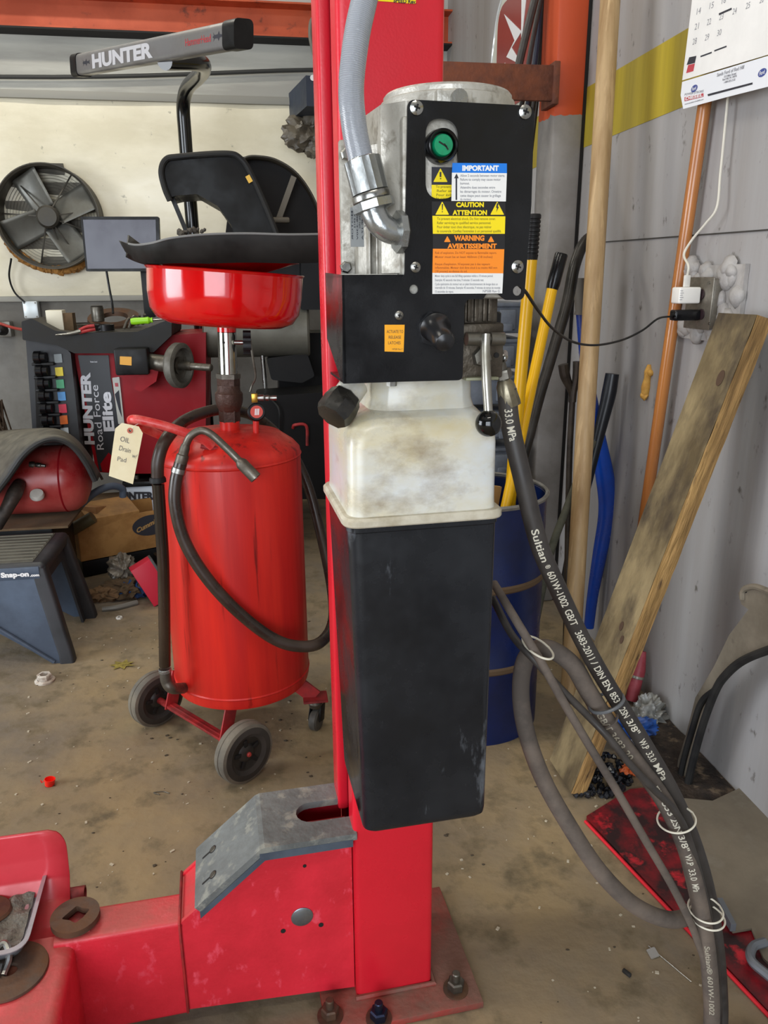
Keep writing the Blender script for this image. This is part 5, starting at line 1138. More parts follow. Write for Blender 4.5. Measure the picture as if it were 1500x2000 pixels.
mb = MB(); mb.prism([(yf+.01, zt_-.03), (yb-.01, zt_-.03), (yb+.0, .0), (yb-.05, 0), (yb-.08, .31), (yf+.08, .31), (yf+.03, 0), (yf-.02, 0)], lambda u, v, w_: V((xr-.03+(zt_-v)*.14-w_, u, v)), .01); mb.build('side_panel', SK, t)
mb = MB(); mb.prism([(-1.6, .355), (xr-.04, .355), (fx-.04, 0), (fx-.10, 0), (-1.3, .3), (-1.6, .3)], lambda u, v, w_: V((u, yb+(zt_-v)*.05+w_, v)), .01); mb.build('rear_panel', SB, t)
mb = MB(); at3 = lambda x, y: hit(ray(x, y), 1, yf-.012, 0); lnp(mb, 'Snap-on', (2, 1128), (57, 1125), 9, at3, bold=.06); lnp(mb, '.com', (59, 1126), (77, 1125), 5, at3, bold=.05)
mb.build('lettering', WHITE_INK, t)
# ---------------------------------------------------------------- compressor tank, its cover and cartons
cr = thing('plastic_crate', 'dark plastic crate carrying the red air tank behind the step stool', 'crate', (-1.3, 3.56, 0))
MB().bx(-1.75, -.93, 3.38, 3.74, .0, .40, .01).build('crate_body', DK, cr)
t = thing('cardboard_sheet', 'flat dusty cardboard sheet lying under the red air tank', 'cardboard', (-1.0, 3.5, .40))
a, b, c, d_ = fl(20, 1022, .44), fl(105, 997, .44), fl(150, 1008, .44), fl(140, 1042, .44)
MB().bx(-1.5, -.86, 3.36, 3.72, .402, .412).build('sheet', CARD_D, t)
Yt = 3.56; za, zb2 = aY(100, 872, Yt).z, aY(100, 1000, Yt).z; Rt = (za-zb2)/2; zc = (za+zb2)/2+.004; xe = aY(172, 940, Yt-.05).x
at_ = thing('air_tank', 'horizontal dusty red air tank behind the step stool', 'air tank', (xe-.4, Yt, zc-Rt))
MB().lathe([(0, 0), (Rt*.45, .006), (Rt*.8, .03), (Rt*.96, .065), (Rt, .10), (Rt, .8), (0, .8)], (xe, Yt, zc), (-1, .0, 0), 48).build('tank_shell', M('air_tank_red', '9c1a20', .3, d='b8504a', da=.4, ds=4, up='a86a60', ua=.35), at_)
MB().lathe([(Rt, -.004), (Rt+.002, 0), (Rt, .004)], (xe-.10, Yt, zc), (-1, 0, 0), 48).build('seam', RED_BODY, at_)
p = aY(58, 907, Yt-Rt-.005); MB().lathe([(.012, 0), (.014, .01), (.014, .02), (.009, .024), (.011, .03), (.011, .045), (.007, .05), (.007, .065)], p, (1, -.1, -.12), 14).build('air_coupler', STEEL, at_)
p = aY(73, 970, Yt-Rt-.03); MB().lathe([(0, 0), (.028, 0), (.03, .008), (.026, .022), (0, .024)], p, (.1, -.5, .85), 24).build('round_cap', WHITE, at_); MB().cyl(p-V((0, -.06, .02)), p, .01, n=10).build('cap_stem', STEEL_D, at_)
MB().tube([aY(-5, 1030, 3.3), aY(10, 1000, 3.3), aY(28, 965, 3.33), aY(38, 945, 3.4)], [.02, .026, .032, .026], 16).build('regulator', M('greasy_regulator', '4b4038', .5, .3, d='2e2823', da=.5, ds=20), at_)
c1 = catmull([aY(*p, 3.25) for p in ((-30, 1000), (-8, 965), (18, 930), (48, 888), (80, 864), (112, 858), (142, 872), (168, 905), (186, 940))], 5)
c2 = catmull([aY(*p, 3.85) for p in ((-100, 880), (-60, 858), (-10, 848), (35, 843), (80, 842), (118, 848), (150, 868), (176, 900), (198, 938))], 5)
mb = MB(); mb.surf(lambda u, v: c1[min(len(c1)-1, int(u*(len(c1)-1)))].lerp(c2[min(len(c2)-1, int(u*(len(c2)-1)))], v)+V((0, 0, .02*math.sin(v*3.14))), len(c1)-1, 10)
t = thing('plastic_cover', 'dusty dark moulded cover arched over the red air tank', 'cover', aY(0, 990, 3.4))
o = mb.build('cover_shell', M('grey_dusty_cover', '2c2a27', .7, d='46423b', da=.5, ds=7, up='7a7464', ua=.6), t); md = o.modifiers.new('thickness', 'SOLIDIFY'); md.thickness = .012
MB().tube([c1[i] for i in range(0, len(c1), 2)], .012, 8, 3).build('cover_rim', BLK_DUSTY, t)
# open carton
A0 = V((-.93, 3.80, .09)); ux = V((.90, .43, 0)).normalized(); uy = V((-ux.y, ux.x, 0))
t = thing('open_carton', 'long open cardboard carton with a dark oval logo full of junk', 'box', A0+ux*.35+uy*.2)
Lc, Dc, Hc = .75, .25, .20
def cf(u, v, z): return A0+ux*u+uy*v+V((0, 0, z))
mb = MB()
for p0, p1 in (((0, 0), (Lc, 0)), ((0, Dc), (Lc, Dc)), ((0, 0), (0, Dc)), ((Lc, 0), (Lc, Dc))):
    a, b = cf(*p0, Hc/2), cf(*p1, Hc/2); mb.bar(a, b, .005 if True else 0, Hc, (0, 0, 1))
mb.bar(cf(0, Dc/2, .004), cf(Lc, Dc/2, .004), Dc, .004, (0, 0, 1)); mb.build('carton_walls', CARD, t)
mb = MB(); mb.raw([cf(.1, Dc, Hc), cf(Lc, Dc, Hc), cf(Lc+.05, Dc+.17, Hc-.02), cf(.06, Dc+.15, Hc+.04)], [[0, 1, 2, 3]]); o = mb.build('rear_flap', CARD_D, t); md = o.modifiers.new('thickness', 'SOLIDIFY'); md.thickness = .004
mb = MB(); mb.raw([cf(0, 0, Hc), cf(0, Dc, Hc), cf(-.12, Dc, Hc-.06), cf(-.10, 0, Hc-.05)], [[0, 1, 2, 3]]); o = mb.build('end_flap', CARD_D, t); md = o.modifiers.new('thickness', 'SOLIDIFY'); md.thickness = .004
UO = min([.3+.01*k for k in range(45)], key=lambda k: abs(proj(cf(k, 0, .13))[0]-293))
lf_ = lambda u, v, w_: cf(UO+u, -.0035-w_, .125+v)
ov = MB().prism(circ(0, 0, .095, 32, .055), lf_, .0004).build('oval_logo', INK, t)
MB().text('Cummins', lambda u, v, w_: cf(UO-.075+u*.97, -.0045, .095+v+u*.35), .035, bold=.04).build('lettering', M('tan_print', 'b08a52', .8), ov)
tag(MB().bar(cf(.0, Dc*.5, -.046), cf(Lc, Dc*.5, -.046), Dc, .084, (0, 0, 1), .01).build('dark_tray', DK), 'black tray on the floor under the open cardboard carton', 'tray')
def crate(name, lbl, cat, c, sz, rz, mat, rx=0):
    o = MB().box((0, 0, sz[2]/2), sz, None, .003); o.bm.transform(Matrix.Rotation(rx, 4, 'X')); o.bm.transform(Matrix.Translation(c) @ Matrix.Rotation(rz, 4, 'Z')); return tag(o.build(name, mat), lbl, cat)
crate('small_carton', 'worn brown carton tilted inside the open cardboard carton', 'box', aY(212, 1046, 3.98), (.26, .18, .17), .5, CARD, .25)
crate('small_carton', 'crushed tan carton piece in front of the tilted brown carton', 'box', aY(172, 1040, 3.93), (.17, .12, .14), -.4, M('tan_carton', 'b0855a', .85, d='8a6238', da=.5, ds=8), -.2)
a, b = aY(140, 1035, 3.80), aY(182, 1010, 3.80); tag(MB().cyl(a, b, .03, n=20).build('tube_canister', M('olive_canister', '5d563c', .45)), 'short olive canister sticking out of the open carton', 'canister')
tag(MB().tube([aY(108, 1046, 3.6), aY(140, 1005, 3.65), aY(180, 966, 3.72), aY(215, 950, 3.8), aY(238, 954, 3.85), aY(240, 970, 3.86)], .018, 12).build('grey_hose', M('grey_rubber_hose', '4d5766', .5)), 'slate grey hose arching out of the open carton above the step stool', 'hose')
t = thing('car_battery', 'white and black car battery with bold lettering behind the drain hose', 'battery', aY(300, 1000, 4.22))
a, b = aY(243, 948, 4.22), aY(330, 1002, 4.22); MB().bx(a.x, b.x, 4.22, 4.40, .0, a.z, .006).build('battery_case', M('pale_blue_white', 'c2cbd6', .4), t)
MB().bx(a.x-.01, b.x+.01, 4.21, 4.41, a.z-.01, a.z+.02, .006).build('battery_lid', BLK, t); MB().cyl((a.x+.06, 4.28, a.z+.02), (a.x+.06, 4.28, a.z+.04), .012).build('terminal', STEEL_D, t)
mb = MB(); lnp(mb, 'INTERSTATE', (247, 975), (352, 975), 14, lambda x, y: aY(x, y, 4.218), bold=.06); mb.build('lettering', INK, t)
# dark pallet-like base under the clutter, rags and small boxes
tag(MB().bar((-.55, 3.75, .05), (-.05, 3.95, .05), .25, .09, (0, 0, 1), .01).build('dark_tray', DK), 'low black tray on the floor behind the drain tank wheels', 'tray')
def fabric(c, r, sc, seed, mat, name, lbl, cat='rag'): return tag(MB().blob(c, r, sc, .95, 1.1/r, 5, seed).build(name, mat, smooth=60), lbl, cat)
fabric(V((fl(250, 1165).x, fl(250, 1165).y, .045)), .08, (1.1, .8, .5), 3, M('brown_rag', '51402c', .9), 'rag', 'crumpled brown rag on the floor in front of the cartons')
fabric(V((fl(244, 1150).x, fl(244, 1150).y, .10)), .075, (.7, .6, .9), 9, M('clear_film', '8a8478', .25, d='5f5648', da=.5, ds=12), 'plastic_film', 'crumpled clear plastic film hanging over the carton edge', 'plastic film')
fabric(V((fl(262, 1158).x, fl(262, 1158).y-.05, .04)), .06, (1.3, .7, .5), 12, M('blue_cloth', '1f4f8a', .7, d='1a2f52', da=.5, ds=12), 'rag', 'crumpled blue cloth lying below the clear plastic film')
fabric(V((fl(205, 1172).x, fl(205, 1172).y, .03)), .06, (1.2, .7, .5), 15, M('tan_rag', '6a5238', .9), 'rag', 'crumpled tan brown rag beside the rear stool leg')
t = thing('small_carton', 'small bright red and grey box leaning beside the drain hose', 'box', fl(298, 1180)); p = fl(292, 1185)
mb = MB(); mb.box((0, 0, 0), (.10, .09, .2), None, .003); mb.bm.transform(Matrix.Translation((p.x+.01, p.y+.05, .105)) @ Matrix.Rotation(-.45, 4, 'Y') @ Matrix.Rotation(.3, 4, 'Z')); mb.build('carton', M('crimson_carton', 'c8203a', .5), t)
mb = MB(); mb.box((.052, 0, .0), (.012, .092, .2), None, .002); mb.bm.transform(Matrix.Translation((p.x+.01, p.y+.05, .105)) @ Matrix.Rotation(-.45, 4, 'Y') @ Matrix.Rotation(.3, 4, 'Z')); mb.build('grey_side', M('grey_box_side', '4b4a4a', .5), t)
tag(MB().tube([fl(200, 1190, .01), fl(230, 1186, .012), fl(268, 1176, .012)], .012, 8).build('tube_piece', M('grey_tube', '6f6d66', .5)), 'short grey tube lying on the floor in front of the rags', 'tube')
# small things on the floor
p = fl(88, 1330); t = thing('plastic_cap_nut', 'white stained flanged nut lying on the floor by the stool', 'nut', p)
MB().lathe([(.018, 0), (.036, 0), (.036, .006), (.026, .010)], p, n=28).build('flange', M('white_stained', 'cdc6ba', .5, d='9a8878', da=.5, ds=40), t); MB().lathe([(.017, .006), (.027, .006), (.027, .026), (.024, .029), (.017, .029), (.017, .006)], p, n=6).build('hex', M('white_stained', ''), t, smooth=0)
p = fl(97, 1533); t = thing('plastic_plug', 'small bright red plastic cap lying on the concrete floor', 'cap', p)
MB().lathe([(0, .002), (.013, .0), (.0155, .02), (.014, .02), (.012, .004), (0, .005)], p, (.15, .05, 1), 24).build('cup', M('bright_red_plastic', 'ff2a1a', .35), t); MB().tube([p+V((-.012, 0, .018)), p+V((-.02, -.002, .012)), p+V((-.022, -.002, .02))], .0015, 6).build('tab', MATS['bright_red_plastic'], t)
p = fl(240, 1300)
mb = MB(); random.seed(3)
lp = [( (.052 if i % 2 else .03)*math.cos(i*math.pi/7)*random.uniform(.7, 1.1), (.045 if i % 2 else .026)*math.sin(i*math.pi/7)*random.uniform(.7, 1.1)) for i in range(14)]
mb.prism(lp, lambda u, v, w_: p+V((u, v, .003+w_+.10*abs(u)*.5)), .0008); tag(mb.build('dry_leaf', M('dry_leaf_yellow', '9a8a3c', .8, d='6e6028', da=.5, ds=60)), 'dry yellow leaf lying on the floor left of the drain wheel', 'leaf')
p = fl(233, 1208); tag(MB().lathe([(.006, 0), (.014, 0), (.014, .008), (.006, .008)], p, n=6).build('small_nut', WHITE), 'tiny pale nut on the floor in front of the blue cloth', 'nut')
a = fl(312, 1552, .002); tag(MB().tube([a, fl(300, 1548, .002), fl(318, 1546, .002), fl(331, 1549, .002)], .0012, 6).build('wire_bit', STEEL_D), 'tiny curved wire on the floor above the guarded housing', 'wire')
# broom head at the far left
p = aY(-5, 830, 4.0); mb = MB()
for i in range(26): mb.tube([p+V((random.uniform(-.06, .04), random.uniform(-.03, .03), .12)), p+V((random.uniform(-.08, .09), random.uniform(-.05, .05), -.12))], .004, 5, 1)
tag(mb.build('broom_bristles', M('bristle_brown', '3b2c1d', .9)), 'dark brown broom bristles at the left edge beside the tool rack', 'broom', kind='stuff')
# ================================================================ right side: drum, long tools, plank, wall things
DR, DH = .222, .79; dc = V((.655, 2.275, 0))
t = thing('steel_drum', 'dark blue open steel drum with a pale rim and two tan bands holding tools', 'drum', dc)
BLUE = M('drum_blue_paint', '0c2258', .3, d='091a44', da=.5, ds=5, bump=.05, bs=30)
mb = MB(); pr = [(0, .004), (DR-.01, .004), (DR, 0), (DR, .012)]
for z in (.26, .53): pr += [(DR, z-.02), (DR+.006, z-.006), (DR+.006, z+.006), (DR, z+.02)]
pr += [(DR, DH-.01), (DR-.003, DH-.01), (DR-.004, .02), (0, .02)]; mb.lathe(pr, dc, n=72); mb.build('drum_wall', BLUE, t)
mb = MB()
for z in (.26, .53): mb.lathe([(DR+.004, z-.012), (DR+.0085, z-.006), (DR+.0085, z+.006), (DR+.004, z+.012)], dc, n=72); mb.build('tan_band', M('tan_worn_band', '5d4a34', .7), t); mb = MB()
MB().lathe([(DR-.004, DH-.012), (DR+.006, DH-.010), (DR+.008, DH-.002), (DR+.002, DH+.004), (DR-.005, DH)], dc, n=72).build('drum_rim', M('worn_rim', '8d8c86', .5, .3, d='5c5a55', da=.4, ds=10), t)
tag(MB().bar(dc+V((-.12, -.05, .03)), dc+V((.02, .02, .80)), .14, .02, (0, 1, 0)).build('wood_offcut', M('tan_wood_offcut', 'a8824c', .8)), 'tan wood offcut standing inside the blue drum', 'wood')
# bolt cutters
t = thing('bolt_cutters', 'long bolt cutters with yellow tube handles and black grips standing in the blue drum', 'bolt cutters', dc+V((.08, 0, .05)))
for i, (tp, md_, bt, Y0) in enumerate((((1043, 418), (1037, 505), (1003, 900), 2.22), ((1097, 495), (1079, 562), (1018, 850), 2.36))):
    a, m_, b = aY(*tp, Y0), aY(*md_, Y0), aY(*bt, 2.22); end = b+(b-m_).normalized()*.45; d_ = (m_-a)
    if i: end = b+(b-m_).normalized()*.40
    hd = MB().tube([m_, b, end], .0185 if not i else .0165, 18, 1).build('handle_tube', YEL_PAINT, t)
    L_ = d_.length; pr = [(0, 0), (.018, 0), (.0205, .004)]
    if not i:
        for k in range(9): z = .012+k*.0115; pr += [(.0205, z), (.0185, z+.002), (.0185, z+.004), (.0205, z+.006)]
    pr += [(.0205, L_-.01), (.0185, L_+.004), (0, L_+.004)]
    MB().lathe(pr, a, d_, 24).build('grip', BLK if not i else BLK_GLOSS, t)
tag(MB().tube([aY(*p, Y_) for *p, Y_ in ((1162, 452, 2.66), (1140, 475, 2.63), (1122, 520, 2.6), (1108, 590, 2.57), (1082, 680, 2.53), (1055, 770, 2.49), (1034, 850, 2.45), (1005, 960, 2.40))], [.012, .019, .02, .019, .018, .018, .018], 14).build('pry_bar', M('black_bar_steel', '232220', .35, .5, d='3b3733', da=.5, ds=9)), 'long black pry bar with a curved top leaning behind the yellow handles', 'pry bar')
t = thing('jack_handle', 'bent blue tubular handle with a grey grip leaning in the corner behind the tan pole', 'handle', aY(1150, 1230, 2.62).xy.to_3d())
q = [aY(*p, 2.66) for p in ((1136, 612), (1142, 690), (1152, 770), (1166, 850), (1182, 935), (1186, 1000), (1172, 1080), (1158, 1160), (1150, 1225))]
MB().tube(q, [.020, .020, .024, .030, .035, .034, .028, .022, .02], 18).build('blue_tube', M('bright_blue_paint', '1546a8', .25, d='2a2c5c', da=.45, ds=3, st=(1, 1, .6)), t)
MB().lathe([(0, 0), (.022, 0), (.026, .02), (.022, .11), (.028, .125), (0, .128)], aY(1133, 543, 2.66), aY(1136, 612, 2.66)-aY(1133, 543, 2.66), 20).build('grip', M('grey_grip', '5a544c', .6), t)
tag(MB().tube([aY(1196, 730, 2.6), aY(1188, 775, 2.6), aY(1172, 840, 2.6), aY(1150, 930, 2.6), aY(1120, 1050, 2.6), aY(1095, 1180, 2.6)], [.024, .026, .023, .019, .018, .017, .017], 16).build('black_tool_handle', M('navy_black_grip', '14171d', .35)), 'black rubber tool handle rising behind the right side of the tan pole', 'tool handle')
t = thing('metal_snips', 'dark forged tool with open splayed jaws pointing up beside the tan pole', 'snips', aY(1110, 1000, 2.56).xy.to_3d())
IR = M('forged_dark_iron', '3c3530', .4, .6, d='524a40', da=.5, ds=12)
MB().tube([aY(1100, 712, 2.56), aY(1104, 735, 2.56), aY(1116, 765, 2.56), aY(1117, 785, 2.56)], [.018, .018, .012, .012], 10).build('jaw', IR, t)
MB().tube([aY(1128, 706, 2.55), aY(1126, 735, 2.55), aY(1121, 765, 2.55), aY(1119, 785, 2.55)], [.016, .014, .011, .011], 10).build('jaw', IR, t)
MB().tube([aY(1118, 780, 2.56), aY(1112, 900, 2.56), aY(1108, 1100, 2.54), aY(1104, 1290, 2.5)], .011, 10).build('shaft', IR, t)
tag(MB().tube([aY(1158, 860, 2.5), aY(1110, 985, 2.48), aY(1075, 1080, 2.46), aY(1045, 1220, 2.44)], .014, 12).build('weathered_stick', M('greenish_weathered_wood', '5e5c4c', .8, d='4a4a3e', da=.5, ds=12)), 'thin weathered grey green stick leaning diagonally behind the printed hose', 'stick')
b = fl(1112, 1352); tp = aY(1196, -70, 2.62)
POLE = M('tan_pole_wood', 'b3966b', .55, d='917149', da=.5, ds=4, st=(4, 4, .3), d2='c2a478', d2a=.3, d2s=6, d2st=(6, 6, .3))
tag(MB().tube([b, b.lerp(tp, .5), tp], .031, 24, 1).build('wooden_pole', POLE), 'thick smooth tan wooden pole standing upright in the corner before the post', 'pole')
# long varnished handle
a = aX(1384, 150, 1.272); b = aX(1266, 960, 1.25); d_ = (b-a).normalized(); e_ = a+d_*((0-a.z)/d_.z)
tag(MB().tube([a, e_], .0185, 20, 1).build('broom_handle', M('varnished_orange_wood', 'b8763a', .28, d='9a5c2a', da=.5, ds=3, st=(5, 5, .4), coat=.3)), 'long varnished orange brown broom handle leaning on the grey wall below the calendar', 'broom handle')
# plank
pb = V((.835, 1.842, .012)); ptp = aX(1455, 618, 1.232); ptp.y -= .0
WOOD = M('oily_plank_wood', '93825e', .75, d='57492f', da=.62, ds=2.6, st=(2, 2, .9), d2='362b20', d2a=.3, d2s=6, d2st=(1.4, 1.4, .7), d2sh=.1, bump=.4, bs=14)
WOODE = M('splintered_wood_edge', 'ac8750', .8, d='7d6038', da=.5, ds=8, st=(4, 4, .4), d2='4e3820', d2a=.15, d2s=18, d2st=(2, 2, .4), bump=.9, bs=24)
Lp = (ptp-pb).length; zax = (ptp-pb).normalized(); yax = V((0, 1, 0)); yax = (yax-zax*yax.dot(zax)).normalized(); xax = yax.cross(zax)
if xax.x < 0: xax = -xax; 
PM = Matrix((xax, zax.cross(xax), zax)).transposed().to_4x4(); PM.translation = pb
t = bpy.data.objects.new('wooden_plank', None); COL.objects.link(t); t.matrix_world = PM; INV[t.name] = Matrix.Identity(4)
tag(t, 'wide oil stained wooden plank with a splintered edge leaning against the right wall', 'plank')
mb = MB(); W_ = .165
mb.surf(lambda u, v: V((-.024+.001*noise.noise(V((v*9, u*3, 0))), (u-.5)*W_, v*Lp)), 10, 60)
mb.surf(lambda u, v: V((.021, (u-.5)*W_, v*Lp)), 1, 60); mb.surf(lambda u, v: V((-.024+.045*u, W_/2, v*Lp)), 1, 60)
mb.raw([V((x, y*W_/2, z)) for z in (0, Lp) for x, y in ((-.024, -1), (.021, -1), (.021, 1), (-.024, 1))], [[0, 1, 2, 3], [4, 5, 6, 7]])
mb.build('board', WOOD, t)
MB().surf(lambda u, v: V((-.0242+.0454*u, -W_/2-.001-.005*abs(noise.noise(V((u*2, v*16, 4))))*(1 if 0 < v < 1 else 0), v*Lp)), 8, 140).build('splintered_edge', WOODE, t)
for y, z, r in ((-.035, Lp-.165, .014), (-.02, .50, .009), (-.045, .47, .008)):
    MB().prism(circ(0, 0, r, 18, r*1.5), lambda u, v, w_: V((-.0245-w_, y+u, z+v)), .0012).build('knot', M('dark_knot', '4a3626', .7), t)
# calendar
XC = 1.235
cal = thing('wall_calendar', 'white wall calendar with date numbers and a dealer strip hanging on the right wall', 'calendar', aX(1420, 200, XC))
ac = lambda x, y: aX(x, y, XC)
def pxX(pts, X): return [(aX(x, y, X).y, aX(x, y, X).z) for x, y in pts]
def fX(X): return lambda u, v, w_: V((X-w_, u, v))
def curl(pts, z0, z1): pass
pgm = [ac(*p) for p in ((1362, -90), (1350, 20), (1333, 157), (1510, 104), (1530, -140))]
MB().prism([(p.y, p.z) for p in pgm], fX(XC), .001).build('month_page', PAPER, cal)
sm = [ac(*p) for p in ((1334, 160), (1331, 186), (1336, 213), (1420, 190), (1515, 166), (1512, 106))]
st_ = MB().prism([(p.y, p.z) for p in sm], fX(XC), .0012, w0=.0015).build('dealer_strip', M('strip_white', 'e4e6ea', .5), cal)
off = V((-.0014, 0, 0)); NX = V((-1, 0, 0)); mb = MB()
for s_, x, y in (('14', 1361, 29), ('15', 1386, 18), ('16', 1410, 8), ('21', 1357, 59), ('22', 1381, 50), ('23', 1405, 40), ('24', 1431, 29), ('25', 1457, 18), ('28', 1353, 88), ('29', 1377, 80), ('30', 1401, 71), ('26', 1484, 7), ('27', 1490, -6), ('31', 1428, 60)):
    if s_ in ('31', '27'): continue
    lnp(mb, s_, (x, y), (x+8, y-3), 8, ac, off, NX, 0)
mb.build('date_numbers', INK_SOFT, st_.parent)
mb = MB()
for q in (((1405, 26), (1430, 15), (1430, 19), (1405, 30)), ((1369, 109), (1391, 101), (1391, 104), (1369, 112)), ((1396, 98), (1420, 89), (1420, 92), (1396, 101)), ((1342, 127), (1358, 123), (1361, 109), (1347, 112))): mb.prism([(ac(*p).y, ac(*p).z) for p in q], fX(XC), .0003, w0=.0012)
mb.build('printed_bars', INK, cal)
mb = MB(); mb.prism([(ac(*p).y, ac(*p).z) for p in ((1341, 143), (1355, 139), (1358, 124), (1345, 127))], fX(XC), .0003, w0=.0012); mb.build('red_print', M('print_red', 'b8404a', .6), cal)
of2 = V((-.0032, 0, 0)); mb = MB()
lnp(mb, 'Sands Ford of Red Hill', (1402, 150), (1455, 134), 5, ac, of2, NX, .02); lnp(mb, '512 Main Street', (1416, 152), (1440, 145), 3, ac, of2, NX); lnp(mb, 'Red Hill, PA 18076', (1413, 158), (1441, 150), 3, ac, of2, NX); lnp(mb, '1-800-555-2132', (1416, 163), (1438, 157), 3, ac, of2, NX)
lnp(mb, 'POWER STROKE', (1339, 187), (1376, 180), 3.5, ac, of2, NX, .02); lnp(mb, 'www.sandsfordredhill.com', (1339, 205), (1376, 195), 2, ac, of2, NX)
mb.build('lettering', INK_SOFT, st_)
mb = MB(); mb.prism([(ac(*p).y, ac(*p).z) for p in ((1339, 190), (1376, 182), (1376, 189), (1339, 198))], fX(XC), .0003, w0=.003); db = mb.build('diesel_bar', MATS['print_red'], st_)
mb = MB(); lnp(mb, 'DIESEL', (1341, 196), (1375, 188), 4.5, ac, V((-.004, 0, 0)), NX, .03); mb.build('diesel_lettering', WHITE_INK, st_)
mb = MB(); mb.prism([(ac(*p).y, ac(*p).z) for p in ((1384, 184), (1472, 161), (1472, 165), (1385, 188))], fX(XC), .0003, w0=.003); mb.build('service_bar', INK, st_)
for x, y in ((1358, 173), (1491, 142)):
    p = ac(x, y); mb = MB(); mb.prism(circ(p.y, p.z, .0165, 24, .009), fX(XC), .0003, w0=.003); mb.build('blue_oval', M('oval_blue', '3a4a8c', .5), st_)
    mb = MB(); mb.text('Ford', lambda u, v, w_: V((XC-.0036, p.y+.010-u, p.z-.004+v)), .012, fit=.02, bold=.02); mb.build('oval_lettering', WHITE_INK, st_)
# outlet with foam patch
FOAM = M('grey_painted_foam', '8d8986', .5, d='a8a4a0', da=.5, ds=9, bump=.5, bs=30)
mb = MB(); y0, z0 = aX(1335, 520, 1.29).y, aX(1335, 520, 1.29).z; y1_, z1 = aX(1447, 560, 1.29).y, aX(1400, 668, 1.29).z
for i in range(90):
    u, v = random.random(), random.random(); yy = y0+(y1_-y0)*u; z = z0+(z1-z0)*v
    mb.blob((1.285, yy, z), random.uniform(.018, .035), (.55, 1, 1), .5, 30, 2, i)
mb.bx(1.286, 1.299, y1_-.015, y0+.015, z1, z0)
fo = tag(mb.build('foam_patch', FOAM, smooth=60), 'lumpy grey painted spray foam patch around the wall outlet', 'foam', kind='stuff')
t = thing('wall_outlet', 'metal duplex outlet box with brown sockets set in the foam patch', 'outlet', aX(1370, 640, 1.26))
pa, pb_ = aX(1346, 545, 1.25), aX(1394, 545, 1.25); zT_, zB_ = aX(1370, 544, 1.25).z, aX(1370, 641, 1.25).z
MET = M('scuffed_outlet_steel', '8b857a', .35, .7, d='6f695f', da=.5, ds=30)
MB().bx(1.252, 1.298, pb_.y, pa.y, zB_, zT_, .008).build('outlet_box', MET, t)
MB().bx(1.248, 1.254, pb_.y-.004, pa.y+.004, zB_-.004, zT_+.004, .003).build('cover_plate', MET, t)
SOCK = M('brown_socket', '2e2024', .35)
for y in (575, 614):
    p = aX(1370, y, 1.248); MB().prism(circ(0, 0, .017, 28, .015), lambda u, v, w_: V((1.2478-w_, p.y+u, p.z+v)), .003).build('socket', SOCK, t)
for y in (552, 632): p = aX(1386, y, 1.248); MB().cyl((1.248, p.y, p.z), (1.2455, p.y, p.z), .004, n=12).build('screw', STEEL, t)
p = aX(1371, 577, 1.248)
t = thing('white_charger', 'white cube charger plugged in the upper socket in front of the orange handle', 'charger', V((1.2, p.y, p.z-.02)))
pq = aX(1331, 577, 1.19)
MB().box(((1.244+1.175)/2, pq.y+.01, pq.z), (.066, .046, .045), Matrix.Rotation(-.0, 3, 'Z'), .005, 3).build('body', M('charger_white', 'e6e3dc', .35), t)
MB().bx(1.196, 1.214, pq.y+.001, pq.y+.010, pq.z+.0225, pq.z+.055, .002).build('usb_plug', WHITE, t)
mb = MB()
for k in range(5): mb.bx(1.178, 1.186+.003*(k % 2), pq.y-.0135, pq.y-.0128, pq.z+.012-.006*k, pq.z+.0135-.006*k)
mb.build('printed_marks', INK_SOFT, t)
c = V((1.205, pq.y+.005, pq.z+.055))
tag(MB().tube([c, c+V((.0, .0, .025)), aX(1336, 497, 1.22), aX(1352, 468, 1.235), aX(1378, 437, 1.25), aX(1400, 405, 1.262), aX(1407, 340, 1.268), aX(1415, 260, 1.27), aX(1421, 195, 1.27), aX(1424, 150, 1.27)], .0035, 10).build('usb_cable', M('white_cable', 'd2cdbf', .5)), 'thin white cable running from the white charger up behind the calendar', 'cable')
p2 = aX(1331, 618, 1.19)
t = thing('black_adapter', 'black plug adapter in the lower socket in front of the orange handle', 'adapter', V((1.2, p2.y, p2.z-.02)))
MB().box((1.207, p2.y+.012, p2.z+.003), (.078, .036, .030), None, .006, 3).build('body', BLK_GLOSS, t)
cs = V((1.168, p2.y+.010, p2.z))
tag(MB().tube([cs, aY(1286, 622, 1.98), aY(1255, 645, 1.94), aY(1215, 664, 1.88), aY(1165, 674, 1.78), aY(1120, 668, 1.66), aY(1080, 642, 1.52), aY(1050, 605, 1.38), aY(1028, 572, 1.25), aY(1012, 555, 1.15)], .0028, 10).build('adapter_cord', BLK), 'thin black cord sagging from the black adapter across to the power unit', 'cord')
# yellow foam drip on the wall
mb = MB(); mb.tube([aX(1268, 712, 1.296), aX(1266, 730, 1.294), aX(1263, 750, 1.294), aX(1259, 775, 1.292)], [.006, .014, .012, .017, .012], 12)
mb.blob(aX(1270, 728, 1.294), .012, amp=.4, fr=60, sub=2); mb.blob(aX(1259, 772, 1.293), .017, amp=.4, fr=60, sub=2, seed=4)
tag(mb.build('foam_drip', M('yellow_foam', 'd0a04a', .7, d='b8843a', da=.4, ds=40, bump=.3)), 'small vertical yellow spray foam drip stuck on the grey wall', 'foam')
